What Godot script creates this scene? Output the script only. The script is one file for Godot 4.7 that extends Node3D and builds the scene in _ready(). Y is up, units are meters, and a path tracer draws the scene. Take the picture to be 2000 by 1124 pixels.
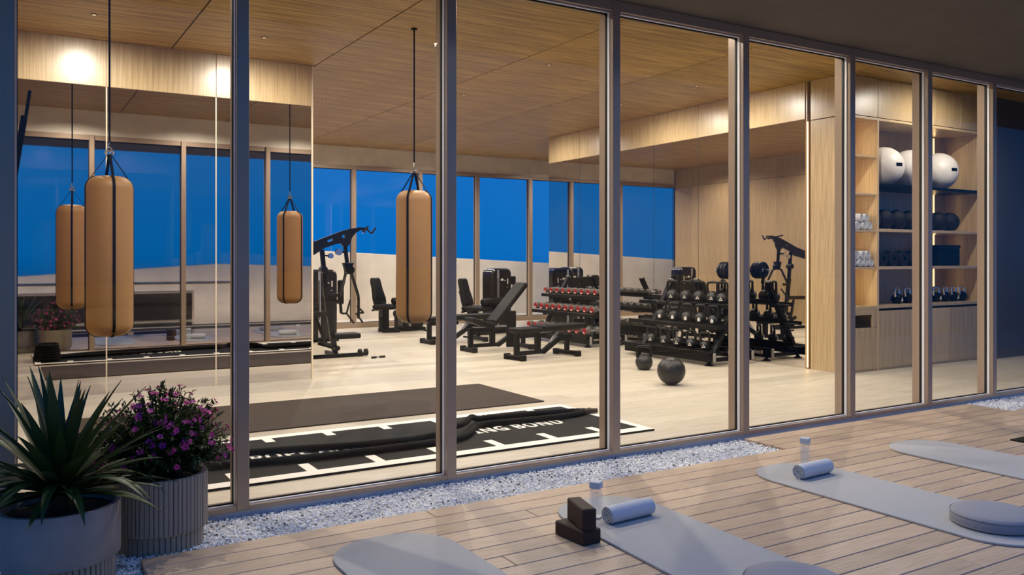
extends Node3D
# A gym behind a glass front at dusk, seen from the terrace. x runs along the front, z out of the room, floor at y = 0.

const SIDE := 8.72      # mirror wall
const MIR := -9.59      # mirror that faces the front
const BACK := -16.15    # rear glazing
const CEIL := 3.64

var m := {}
var tex := {}
var used := {}
var rnd := RandomNumberGenerator.new()
const ORD := ["first", "second", "third", "fourth", "fifth", "sixth", "seventh", "eighth", "ninth", "tenth", "eleventh", "twelfth"]

# ------------------------------------------------------------------ mesh builder
class G:
	var V := PackedVector3Array()
	var N := PackedVector3Array()

	func tri(a: Vector3, b: Vector3, c: Vector3, na: Vector3, nb: Vector3, nc: Vector3) -> void:
		if (b - a).cross(c - a).dot(na + nb + nc) > 0.0:
			V.append(a); V.append(c); V.append(b)
			N.append(na); N.append(nc); N.append(nb)
		else:
			V.append(a); V.append(b); V.append(c)
			N.append(na); N.append(nb); N.append(nc)

	func quad(a: Vector3, b: Vector3, c: Vector3, d: Vector3, n: Vector3) -> void:
		tri(a, b, c, n, n, n)
		tri(a, c, d, n, n, n)

	func squad(a: Vector3, b: Vector3, c: Vector3, d: Vector3, na: Vector3, nb: Vector3, nc: Vector3, nd: Vector3) -> void:
		tri(a, b, c, na, nb, nc)
		tri(a, c, d, na, nc, nd)

	func box(c: Vector3, s: Vector3, e := 0.0, B := Basis.IDENTITY) -> G:
		var h := s * 0.5
		var ax := [B.x.normalized(), B.y.normalized(), B.z.normalized()]
		e = minf(e, 0.49 * minf(s.x, minf(s.y, s.z)))
		for a in 3:
			var u := (a + 1) % 3
			var w := (a + 2) % 3
			var A: Vector3 = ax[a]
			var U: Vector3 = ax[u]
			var W: Vector3 = ax[w]
			for sg in [-1.0, 1.0]:
				var o: Vector3 = c + A * (h[a] * sg)
				var p: Vector3 = U * (h[u] - e)
				var q: Vector3 = W * (h[w] - e)
				quad(o - p - q, o + p - q, o + p + q, o - p + q, A * sg)
			if e > 0.0:
				for s1 in [-1.0, 1.0]:
					for s2 in [-1.0, 1.0]:
						var r: Vector3 = W * (h[w] - e)
						var p1: Vector3 = c + A * (s1 * h[a]) + U * (s2 * (h[u] - e))
						var p2: Vector3 = c + A * (s1 * (h[a] - e)) + U * (s2 * h[u])
						quad(p1 - r, p1 + r, p2 + r, p2 - r, (A * s1 + U * s2).normalized())
		if e > 0.0:
			for sx in [-1.0, 1.0]:
				for sy in [-1.0, 1.0]:
					for sz in [-1.0, 1.0]:
						var X: Vector3 = ax[0] * sx
						var Y: Vector3 = ax[1] * sy
						var Z: Vector3 = ax[2] * sz
						var n := (X + Y + Z).normalized()
						tri(c + X * h.x + Y * (h.y - e) + Z * (h.z - e), c + X * (h.x - e) + Y * h.y + Z * (h.z - e), c + X * (h.x - e) + Y * (h.y - e) + Z * h.z, n, n, n)
		return self

	func span(a: Vector3, b: Vector3, e := 0.0) -> G:
		return box((a + b) * 0.5, (b - a).abs(), e)

	func bar(p: Vector3, q: Vector3, w: float, h: float, e := 0.004, up := Vector3.UP) -> G:
		var z := (q - p).normalized()
		if absf(z.dot(up)) > 0.98:
			up = Vector3.RIGHT
		var x := up.cross(z).normalized()
		return box((p + q) * 0.5, Vector3(w, h, (q - p).length()), e, Basis(x, z.cross(x), z))

	# a swept tube; twist > 0 gives rope strands
	func tube(P: Array, r, seg := 10, closed := false, twist := 0.0, strands := 3) -> G:
		var n := P.size()
		var rings := []
		var up := Vector3.UP
		var run := 0.0
		for i in n:
			var a: Vector3 = P[(i - 1 + n) % n] if closed or i > 0 else P[0]
			var b: Vector3 = P[(i + 1) % n] if closed or i < n - 1 else P[n - 1]
			var t := (b - a).normalized()
			if i == 0 and absf(t.dot(up)) > 0.9:
				up = Vector3.RIGHT if absf(t.x) < 0.9 else Vector3.BACK
			up = (up - t * t.dot(up)).normalized()
			var s := t.cross(up)
			var rad: float = r[i] if r is Array else r
			if i > 0:
				run += (P[i] as Vector3).distance_to(P[i - 1])
			var ring := []
			for k in seg:
				var f := TAU * k / seg
				var rr := rad
				if twist > 0.0:
					rr *= 0.86 + 0.14 * absf(cos(strands * 0.5 * (f - run * twist)))
				var d := up * cos(f) + s * sin(f)
				ring.append([P[i] + d * rr, d, t])
			rings.append(ring)
		var last := n if closed else n - 1
		for i in last:
			var A: Array = rings[i]
			var B: Array = rings[(i + 1) % n]
			for k in seg:
				var j := (k + 1) % seg
				squad(A[k][0], A[j][0], B[j][0], B[k][0], A[k][1], A[j][1], B[j][1], B[k][1])
		if not closed:
			for e in [0, n - 1]:
				var ring: Array = rings[e]
				var t: Vector3 = ring[0][2] * (-1.0 if e == 0 else 1.0)
				for k in range(1, seg - 1):
					tri(ring[0][0], ring[k][0], ring[k + 1][0], t, t, t)
		return self

	func rod(p: Vector3, q: Vector3, r: float, seg := 12) -> G:
		return tube([p, q], r, seg)

	# turned profile: points (radius, height) about y
	func lathe(prof: Array, seg := 24, X := Transform3D.IDENTITY, sharp := 0.75) -> G:
		var n := prof.size()
		var sn := []
		for i in n - 1:
			var d: Vector2 = prof[i + 1] - prof[i]
			sn.append(Vector2(d.y, -d.x).normalized())
		for i in n - 1:
			var n0: Vector2 = sn[i]
			var n1: Vector2 = sn[i]
			if i > 0 and sn[i].dot(sn[i - 1]) > sharp:
				n0 = (sn[i] + sn[i - 1]).normalized()
			if i < n - 2 and sn[i].dot(sn[i + 1]) > sharp:
				n1 = (sn[i] + sn[i + 1]).normalized()
			for k in seg:
				var a := TAU * k / seg
				var b := TAU * (k + 1) / seg
				var ca := Vector3(cos(a), 0, sin(a))
				var cb := Vector3(cos(b), 0, sin(b))
				var p0: Vector2 = prof[i]
				var p1: Vector2 = prof[i + 1]
				var q := [ca * p0.x + Vector3(0, p0.y, 0), cb * p0.x + Vector3(0, p0.y, 0), cb * p1.x + Vector3(0, p1.y, 0), ca * p1.x + Vector3(0, p1.y, 0)]
				var w := [ca * n0.x + Vector3(0, n0.y, 0), cb * n0.x + Vector3(0, n0.y, 0), cb * n1.x + Vector3(0, n1.y, 0), ca * n1.x + Vector3(0, n1.y, 0)]
				for e in 4:
					q[e] = X * q[e]
					w[e] = (X.basis * w[e]).normalized()
				if p0.x > 1e-6:
					tri(q[0], q[1], q[2], w[0], w[1], w[2])
				if p1.x > 1e-6:
					tri(q[0], q[2], q[3], w[0], w[2], w[3])
		return self

	# an outline in local xy, thick along local z; e chamfers its edges
	func prism(poly: PackedVector2Array, d: float, X := Transform3D.IDENTITY, e := 0.0, soft := false) -> G:
		var inner := poly
		if e > 0.0:
			var off := Geometry2D.offset_polygon(poly, -e, Geometry2D.JOIN_MITER)
			if off.size() == 1 and off[0].size() == poly.size():
				inner = off[0]
				# line the two outlines up
				var best := 0
				for i in inner.size():
					if inner[i].distance_to(poly[0]) < inner[best].distance_to(poly[0]):
						best = i
				var turned := PackedVector2Array()
				for i in inner.size():
					turned.append(inner[(best + i) % inner.size()])
				inner = turned
				if (Geometry2D.is_polygon_clockwise(inner)) != (Geometry2D.is_polygon_clockwise(poly)):
					e = 0.0
					inner = poly
			else:
				e = 0.0
		var ix := Geometry2D.triangulate_polygon(inner)
		var nz := X.basis.z.normalized()
		for s in [-0.5, 0.5]:
			for i in range(0, ix.size(), 3):
				var a := inner[ix[i]]
				var b := inner[ix[i + 1]]
				var c := inner[ix[i + 2]]
				tri(X * Vector3(a.x, a.y, d * s), X * Vector3(b.x, b.y, d * s), X * Vector3(c.x, c.y, d * s), nz * signf(s), nz * signf(s), nz * signf(s))
		var n := poly.size()
		var cw := 1.0 if Geometry2D.is_polygon_clockwise(poly) else -1.0
		var en := []
		for i in n:
			var t := (poly[(i + 1) % n] - poly[i]).normalized()
			en.append(Vector2(-t.y, t.x) * cw)
		for i in n:
			var j := (i + 1) % n
			var n0: Vector2 = en[i]
			var n1: Vector2 = en[i]
			if soft:
				if en[i].dot(en[(i - 1 + n) % n]) > 0.7:
					n0 = (en[i] + en[(i - 1 + n) % n]).normalized()
				if en[i].dot(en[j]) > 0.7:
					n1 = (en[i] + en[j]).normalized()
			var w0 := (X.basis * Vector3(n0.x, n0.y, 0)).normalized()
			var w1 := (X.basis * Vector3(n1.x, n1.y, 0)).normalized()
			var h := d * 0.5 - e
			squad(X * Vector3(poly[i].x, poly[i].y, -h), X * Vector3(poly[j].x, poly[j].y, -h), X * Vector3(poly[j].x, poly[j].y, h), X * Vector3(poly[i].x, poly[i].y, h), w0, w1, w1, w0)
			if e > 0.0:
				for s in [-1.0, 1.0]:
					var b0: Vector3 = (w0 + nz * s).normalized()
					var b1: Vector3 = (w1 + nz * s).normalized()
					squad(X * Vector3(poly[i].x, poly[i].y, h * s), X * Vector3(poly[j].x, poly[j].y, h * s), X * Vector3(inner[j].x, inner[j].y, d * 0.5 * s), X * Vector3(inner[i].x, inner[i].y, d * 0.5 * s), b0, b1, b1, b0)
		return self

	# a cushion: a box with fully rounded edges
	func soft(c: Vector3, s: Vector3, r: float, B := Basis.IDENTITY, q := 4) -> G:
		r = minf(r, 0.5 * minf(s.x, minf(s.y, s.z)))
		var k := s * 0.5 - Vector3(r, r, r)
		var rows := []
		for half in 2:
			for i in q + 1:
				var th := -PI / 2 + (i + half * q) * PI / (2 * q)
				var row := []
				for qd in 4:
					for j in q + 1:
						var ph := (qd * q + j) * TAU / (4 * q)
						var n := Vector3(cos(th) * cos(ph), sin(th), cos(th) * sin(ph))
						var mid := (qd + 0.5) * PI / 2
						var o := Vector3(k.x * signf(cos(mid)), k.y * (-1.0 if half == 0 else 1.0), k.z * signf(sin(mid)))
						row.append([c + B * (o + n * r), B * n])
				rows.append(row)
		for i in rows.size() - 1:
			var A: Array = rows[i]
			var D: Array = rows[i + 1]
			for j in A.size():
				var l := (j + 1) % A.size()
				squad(A[j][0], A[l][0], D[l][0], D[j][0], A[j][1], A[l][1], D[l][1], D[j][1])
		var ny := B.y.normalized()
		quad(c + B * Vector3(-k.x, -s.y / 2, -k.z), c + B * Vector3(k.x, -s.y / 2, -k.z), c + B * Vector3(k.x, -s.y / 2, k.z), c + B * Vector3(-k.x, -s.y / 2, k.z), -ny)
		quad(c + B * Vector3(-k.x, s.y / 2, -k.z), c + B * Vector3(k.x, s.y / 2, -k.z), c + B * Vector3(k.x, s.y / 2, k.z), c + B * Vector3(-k.x, s.y / 2, k.z), ny)
		return self

	func ball(c: Vector3, r: float, seg := 24) -> G:
		var p := []
		for i in seg / 2 + 1:
			var a := -PI / 2 + PI * i / (seg / 2)
			p.append(Vector2(maxf(cos(a) * r, 0.0), sin(a) * r))
		return lathe(p, seg, Transform3D(Basis.IDENTITY, c))

	func put(o: G, X: Transform3D) -> G:
		for i in o.V.size():
			V.append(X * o.V[i])
			N.append((X.basis * o.N[i]).normalized())
		return self

	func mesh() -> ArrayMesh:
		var a := []
		a.resize(Mesh.ARRAY_MAX)
		a[Mesh.ARRAY_VERTEX] = V
		a[Mesh.ARRAY_NORMAL] = N
		var r := ArrayMesh.new()
		r.add_surface_from_arrays(Mesh.PRIMITIVE_TRIANGLES, a)
		return r

# ------------------------------------------------------------------ names, labels
func numbered(parent: Node, called: String) -> String:
	var key := str(parent.get_instance_id()) + called
	var n: int = used.get(key, 0)
	used[key] = n + 1
	return called if n == 0 else "%s_%03d" % [called, n]

func tag(o: Node, label: String, category: String, group := "", kind := "") -> Node:
	if label: o.set_meta("label", label)
	if category: o.set_meta("category", category)
	if group: o.set_meta("group", group)
	if kind: o.set_meta("kind", kind)
	return o

func thing(called: String, label: String, category: String, at := Vector3.ZERO, turn := 0.0, group := "", kind := "") -> Node3D:
	var o := Node3D.new()
	o.name = numbered(self, called)
	o.position = at
	o.rotation.y = turn
	add_child(o, true)
	tag(o, label, category, group, kind)
	return o

func obj(parent: Node, called: String, shape, mat: Material, label := "", at := Vector3.ZERO) -> MeshInstance3D:
	var o := MeshInstance3D.new()
	o.name = numbered(parent, called)
	o.mesh = shape.mesh() if shape is G else shape
	o.material_override = mat
	o.position = at
	parent.add_child(o, true)
	if label: o.set_meta("label", label)
	return o

func one(called: String, label: String, category: String, shape, mat: Material, at := Vector3.ZERO, group := "", kind := "") -> MeshInstance3D:
	var o := obj(self, called, shape, mat, "", at)
	tag(o, label, category, group, kind)
	return o

func copy(src: Node3D, called: String, label: String, at: Vector3, turn := 0.0, size := 1.0) -> Node3D:
	var o: Node3D = src.duplicate()
	o.name = numbered(self, called)
	add_child(o, true)
	o.position = at
	o.rotation = Vector3(0, turn, 0)
	o.scale = Vector3.ONE * size
	o.set_meta("label", label)
	return o

func v3(x: float, y: float, z: float) -> Vector3:
	return Vector3(x, y, z)

# ------------------------------------------------------------------ materials
func noise(key: String, seed_: int, freq: float, octaves: int, cols: Array, offs: Array, size := 512, kind := FastNoiseLite.TYPE_SIMPLEX_SMOOTH) -> NoiseTexture2D:
	if tex.has(key):
		return tex[key]
	var f := FastNoiseLite.new()
	f.seed = seed_
	f.noise_type = kind
	f.frequency = freq
	f.fractal_octaves = octaves
	var g := Gradient.new()
	g.colors = PackedColorArray(cols)
	g.offsets = PackedFloat32Array(offs)
	var t := NoiseTexture2D.new()
	t.width = size
	t.height = size
	t.seamless = true
	t.noise = f
	t.color_ramp = g
	tex[key] = t
	return t

func plain(called: String, c: Color, rough := 0.6, metal := 0.0) -> StandardMaterial3D:
	var s := StandardMaterial3D.new()
	s.resource_name = called
	s.albedo_color = c
	s.roughness = rough
	s.metallic = metal
	m[called] = s
	return s

func grained(called: String, c: Color, t: Texture2D, scale: Vector3, rough := 0.6, shift := Vector3.ZERO) -> StandardMaterial3D:
	var s := plain(called, c, rough)
	s.albedo_texture = t
	s.uv1_triplanar = true
	s.uv1_world_triplanar = true
	s.uv1_triplanar_sharpness = 8.0
	s.uv1_scale = scale
	s.uv1_offset = shift
	return s

func materials() -> void:
	var grain := noise("grain", 3, 0.012, 5, [Color(0.84, 0.80, 0.75), Color(0.94, 0.92, 0.895), Color(1, 1, 1)], [0.15, 0.5, 0.85], 1024)
	var streak := noise("streak", 21, 0.011, 5, [Color(0.70, 0.66, 0.60), Color(0.92, 0.90, 0.87), Color(1, 1, 1)], [0.2, 0.55, 0.8], 1024)
	var fine := noise("fine", 9, 0.02, 4, [Color(0.86, 0.83, 0.79), Color(0.96, 0.95, 0.93), Color(1, 1, 1)], [0.15, 0.5, 0.9], 1024)
	var mottled := noise("mottled", 5, 0.01, 5, [Color(0.95, 0.95, 0.95), Color(1, 1, 1)], [0.2, 0.8])
	var speck := noise("speck", 7, 0.08, 3, [Color(0.8, 0.8, 0.8), Color(1, 1, 1)], [0.3, 0.7])
	# oak veneer, grain upright on walls
	for i in 3:
		var t: float = [1.0, 0.95, 1.04][i]
		grained("oak%d" % i, Color(0.775 * t, 0.685 * t, 0.53 * t), grain, v3(5.0, 0.10, 5.0), 0.34, v3(i * 0.37, i * 0.2, i * 0.11))
		m["oak%d" % i].clearcoat_enabled = true
		m["oak%d" % i].clearcoat = 0.6
		m["oak%d" % i].clearcoat_roughness = 0.30
	for i in 3:
		var t: float = [1.0, 0.96, 1.03][i]
		grained("ceiling_oak%d" % i, Color(0.69 * t, 0.555 * t, 0.29 * t), streak, v3(0.07, 1.6, 1.6), 0.45, v3(i * 0.31, 0, i * 0.17))
	for i in 5:
		var t: float = [1.0, 0.955, 1.03, 0.92, 0.98][i]
		grained("floor_oak%d" % i, Color(0.795 * t, 0.762 * t, 0.70 * t), fine, v3(0.10, 2.0, 3.2), 0.42, v3(i * 0.23, 0, i * 0.41))
	for i in 5:
		var t: float = [1.0, 0.94, 1.04, 0.97, 1.02][i]
		grained("deck_wood%d" % i, Color(0.775 * t, 0.682 * t, 0.588 * t), fine, v3(0.16, 3.0, 4.0), 0.5, v3(i * 0.19, 0, i * 0.33))
	plain("pave", Color(0.36, 0.34, 0.32), 0.9)
	plain("gap", Color(0.10, 0.07, 0.05), 0.9)
	plain("frame", Color(0.64, 0.56, 0.485), 0.30, 0.2)
	plain("gasket", Color(0.02, 0.02, 0.022), 0.6)
	plain("bead", Color(0.95, 0.94, 0.92), 0.4)
	grained("plaster", Color(0.87, 0.84, 0.79), mottled, v3(0.5, 0.5, 0.5), 0.8)
	grained("outer_plaster", Color(0.87, 0.83, 0.77), mottled, v3(0.3, 0.3, 0.3), 0.85)
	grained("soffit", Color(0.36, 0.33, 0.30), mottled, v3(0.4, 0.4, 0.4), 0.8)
	plain("dark_wall", Color(0.32, 0.30, 0.29), 0.5)
	plain("plinth", Color(0.66, 0.68, 0.72), 0.5)
	plain("mirror", Color(0.86, 0.84, 0.82), 0.015, 1.0)
	plain("mirror_edge", Color(0.88, 0.82, 0.72), 0.3)
	var g := plain("glass", Color(0.3, 0.33, 0.33, 0.006), 0.0)
	g.transparency = BaseMaterial3D.TRANSPARENCY_ALPHA
	g.metallic_specular = 0.28
	var gb := plain("bottle_glass", Color(0.85, 0.88, 0.9, 0.16), 0.02)
	gb.metallic_specular = 0.8
	gb.transparency = BaseMaterial3D.TRANSPARENCY_ALPHA
	var dg := plain("dark_glass", Color(0.10, 0.09, 0.085), 0.12)
	dg.metallic_specular = 0.3
	plain("black", Color(0.045, 0.04, 0.037), 0.38)
	plain("black_metal", Color(0.075, 0.068, 0.062), 0.33, 0.35)
	plain("pad", Color(0.075, 0.068, 0.06), 0.5)
	grained("iron", Color(0.125, 0.117, 0.108), speck, v3(6, 6, 6), 0.42)
	plain("rubber", Color(0.11, 0.10, 0.095), 0.6)
	plain("shroud", Color(0.10, 0.078, 0.062), 0.24)
	plain("silver", Color(0.78, 0.78, 0.80), 0.28, 0.8)
	plain("chrome", Color(0.85, 0.85, 0.86), 0.12, 1.0)
	plain("grey_cap", Color(0.55, 0.53, 0.50), 0.5)
	plain("red", Color(0.55, 0.05, 0.06), 0.45)
	plain("white", Color(0.88, 0.86, 0.82), 0.55)
	plain("dumbbell_grey", Color(0.36, 0.35, 0.33), 0.45)
	grained("mat_black", Color(0.125, 0.12, 0.113), speck, v3(3, 3, 3), 0.75)
	plain("mat_white", Color(0.90, 0.88, 0.84), 0.7)
	grained("mat_brown", Color(0.255, 0.215, 0.185), mottled, v3(1, 1, 1), 0.75)
	plain("rope", Color(0.045, 0.036, 0.032), 0.85)
	grained("leather", Color(0.665, 0.49, 0.285), speck, v3(4, 4, 4), 0.5)
	plain("strap", Color(0.035, 0.03, 0.03), 0.7)
	grained("yoga_mat", Color(0.745, 0.74, 0.73), speck, v3(6, 6, 6), 0.85)
	grained("cushion", Color(0.64, 0.64, 0.66), speck, v3(8, 8, 8), 0.9)
	grained("towel", Color(0.86, 0.87, 0.89), speck, v3(20, 20, 20), 0.95)
	grained("cork_dark", Color(0.235, 0.15, 0.115), speck, v3(12, 12, 12), 0.75)
	plain("exercise_ball", Color(0.87, 0.85, 0.82), 0.42)
	grained("concrete", Color(0.58, 0.55, 0.53), mottled, v3(1.2, 1.2, 1.2), 0.8)
	plain("ribbed", Color(0.60, 0.555, 0.49), 0.7)
	plain("soil", Color(0.05, 0.04, 0.03), 0.95)
	for k in ["black", "pad", "rubber", "mat_black", "mat_brown", "rope", "strap"]:
		m[k].metallic_specular = 0.28
	for i in 3:
		var lf := plain("blade%d" % i, [Color(0.13, 0.22, 0.085), Color(0.16, 0.25, 0.10), Color(0.20, 0.27, 0.10)][i], 0.42)
		lf.backlight_enabled = true
		lf.backlight = Color(0.08, 0.11, 0.03)
	for i in 3:
		var lf := plain("leaf%d" % i, [Color(0.20, 0.28, 0.09), Color(0.30, 0.36, 0.12), Color(0.13, 0.20, 0.07)][i], 0.6)
		lf.backlight_enabled = true
		lf.backlight = Color(0.14, 0.17, 0.04)
	for i in 3:
		var fl := plain("flower%d" % i, [Color(0.78, 0.13, 0.52), Color(0.66, 0.10, 0.52), Color(0.86, 0.28, 0.60)][i], 0.6)
		fl.backlight_enabled = true
		fl.backlight = Color(0.4, 0.06, 0.26)
	plain("stem", Color(0.17, 0.13, 0.07), 0.8)
	plain("gravel_bed", Color(0.80, 0.80, 0.80), 0.9)
	var gv := plain("gravel", Color(1, 1, 1), 0.85)
	gv.vertex_color_use_as_albedo = true
	var wtr := plain("pool_water", Color(0.10, 0.27, 0.42), 0.06)
	wtr.metallic_specular = 0.6
	var led := plain("led", Color(1, 0.9, 0.7), 0.5)
	led.emission_enabled = true
	led.emission = Color(1.0, 0.80, 0.52)
	led.emission_energy_multiplier = 3.0
	var dl := plain("lamp_face", Color(1, 0.95, 0.85), 0.5)
	dl.emission_enabled = true
	dl.emission = Color(1.0, 0.86, 0.66)
	dl.emission_energy_multiplier = 0.7

func oak(i := -1) -> Material:
	return m["oak%d" % (rnd.randi() % 3 if i < 0 else i)]

# ------------------------------------------------------------------ scene
func _ready() -> void:
	rnd.seed = 11
	var cam := Camera3D.new()
	cam.name = "camera"
	cam.position = v3(0, 1.4, 0)
	cam.rotation.y = -deg_to_rad(31.17)
	cam.projection = Camera3D.PROJECTION_FRUSTUM
	cam.near = 0.05
	cam.far = 200.0
	cam.size = 0.05 * 1124.0 / 1645.0
	cam.frustum_offset = Vector2(0, -0.05 * 57.0 / 1645.0)
	add_child(cam)
	cam.current = true

	var env := Environment.new()
	env.background_mode = Environment.BG_SKY
	var sky := ProceduralSkyMaterial.new()
	sky.sky_top_color = Color(0.26, 0.50, 0.86)
	sky.sky_horizon_color = Color(0.0, 0.425, 0.755)
	sky.sky_curve = 0.5
	sky.ground_bottom_color = Color(0.02, 0.28, 0.52)
	sky.ground_horizon_color = Color(0.0, 0.425, 0.755)
	sky.sky_energy_multiplier = 1.0
	env.sky = Sky.new()
	env.sky.sky_material = sky
	env.tonemap_mode = Environment.TONE_MAPPER_LINEAR
	env.tonemap_exposure = 1.0
	env.sdfgi_enabled = true
	env.ssao_enabled = true
	env.ssil_enabled = true
	var we := WorldEnvironment.new()
	we.name = "world"
	we.environment = env
	add_child(we)

	materials()
	lights()
	room()
	facade()
	rear_glazing()
	mirrors()
	cabinet()
	outside()
	terrace()
	bags()
	floor_mats()
	racks()
	benches()
	machines()
	small_things()
	yoga()
	planters()

const LAMP_ENERGY := 3.75

func lights() -> void:
	# pinhole downlights flush with the ceiling, about a metre from each wall and in rows between
	var spots := [
		[0.72, -8.6, "before the wide mirror, above the first punching bag"], [2.27, -8.6, "before the wide mirror, nearer its free end"],
		[3.9, -8.0, "past the second punching bag, over the open floor"], [5.4, -8.1, "in the middle of the front room, over the open floor"],
		[7.7, -8.1, "beside the side mirror, nearest the shelving"], [7.7, -9.65, "beside the side mirror, above the kettlebell rack"], [7.7, -12.5, "beside the side mirror, above the far dumbbells"],
		[0.9, -5.75, "in the row along the glass, first from the corner post"], [2.6, -5.75, "in the row along the glass, above the rope mat"], [4.3, -5.75, "in the row along the glass, above the mat end"],
		[6.0, -5.75, "in the row along the glass, above the fourth bay"], [7.9, -5.8, "in the row along the glass, above the fifth bay"], [10.2, -5.7, "in front of the shelving unit"],
		[5.4, -10.2, "in the middle of the rear room, before the benches"], [3.9, -11.6, "above the multi gym"], [5.5, -12.5, "in the middle of the rear room, above the far bench"],
		[3.9, -14.2, "above the weight tower behind the multi gym"], [5.6, -15.0, "close to the rear windows, behind the second bag"], [7.6, -15.0, "close to the rear windows, above the leg machine"], [10.6, -15.0, "close to the rear windows past the side mirror"],
	]
	var ring := G.new().lathe([Vector2(0.021, 0.0), Vector2(0.027, 0.0), Vector2(0.028, 0.003), Vector2(0.028, 0.008)], 20)
	var rm := ring.mesh()
	var fm := G.new().lathe([Vector2(0.0, 0.0), Vector2(0.021, 0.0), Vector2(0.021, 0.004)], 20).mesh()
	for p in spots:
		var lean := Vector3.ZERO
		if p[1] < -8.55 and p[1] > -8.65 or p[0] > 9.0 and p[1] > -6.0:
			lean.z = -0.30
		elif p[0] > 7.6 and p[0] < 7.8:
			lean.x = 0.28
		downlight("ceiling_downlight", "pinhole ceiling downlight " + p[2], "pinhole ceiling downlights", v3(p[0], CEIL - 0.006, p[1]), LAMP_ENERGY * (1.0 if lean == Vector3.ZERO else 0.8), rm, fm, Color(1.0, 0.965, 0.905), lean)
	for x in [3.2, 5.0, 6.8, 8.6]:
		downlight("soffit_downlight", "pinhole downlight in the outer soffit over the deck above the %s gap between yoga mats" % ORD[int((x - 2.0) / 1.75)], "pinhole soffit downlights", v3(x, 3.27 - 0.006, -3.24), 0.45, rm, fm, Color(1.0, 0.97, 0.93))
	for x in [1.0, 3.5, 6.0, 8.5, 11.0]:
		downlight("eaves_downlight", "pinhole downlight under the rear eaves, %s from the oak wall" % ORD[int(x / 2.4)], "pinhole eaves downlights", v3(x, CEIL - 0.006, -17.3), 4.5, rm, fm, Color(1.0, 0.96, 0.90))

func downlight(called: String, label: String, group: String, at: Vector3, power: float, rm: Mesh, fm: Mesh, tint: Color, lean := Vector3.ZERO) -> void:
	var t := thing(called, label, "downlight", at, 0.0, group)
	obj(t, "trim_ring", rm, m.black)
	obj(t, "lamp_face", fm, m.lamp_face, "", v3(0, 0.002, 0))
	var l := SpotLight3D.new()
	l.name = "lamp"
	l.light_color = tint
	l.light_energy = power
	l.light_size = 0.012
	l.spot_range = 30.0
	l.spot_attenuation = 2.0
	l.spot_angle = 78.0
	l.spot_angle_attenuation = 0.7
	l.shadow_enabled = true
	l.basis = Basis.looking_at((Vector3.DOWN + lean).normalized(), Vector3.BACK if lean.z == 0.0 else Vector3.RIGHT)
	l.position.y = -0.012
	t.add_child(l, true)

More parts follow.
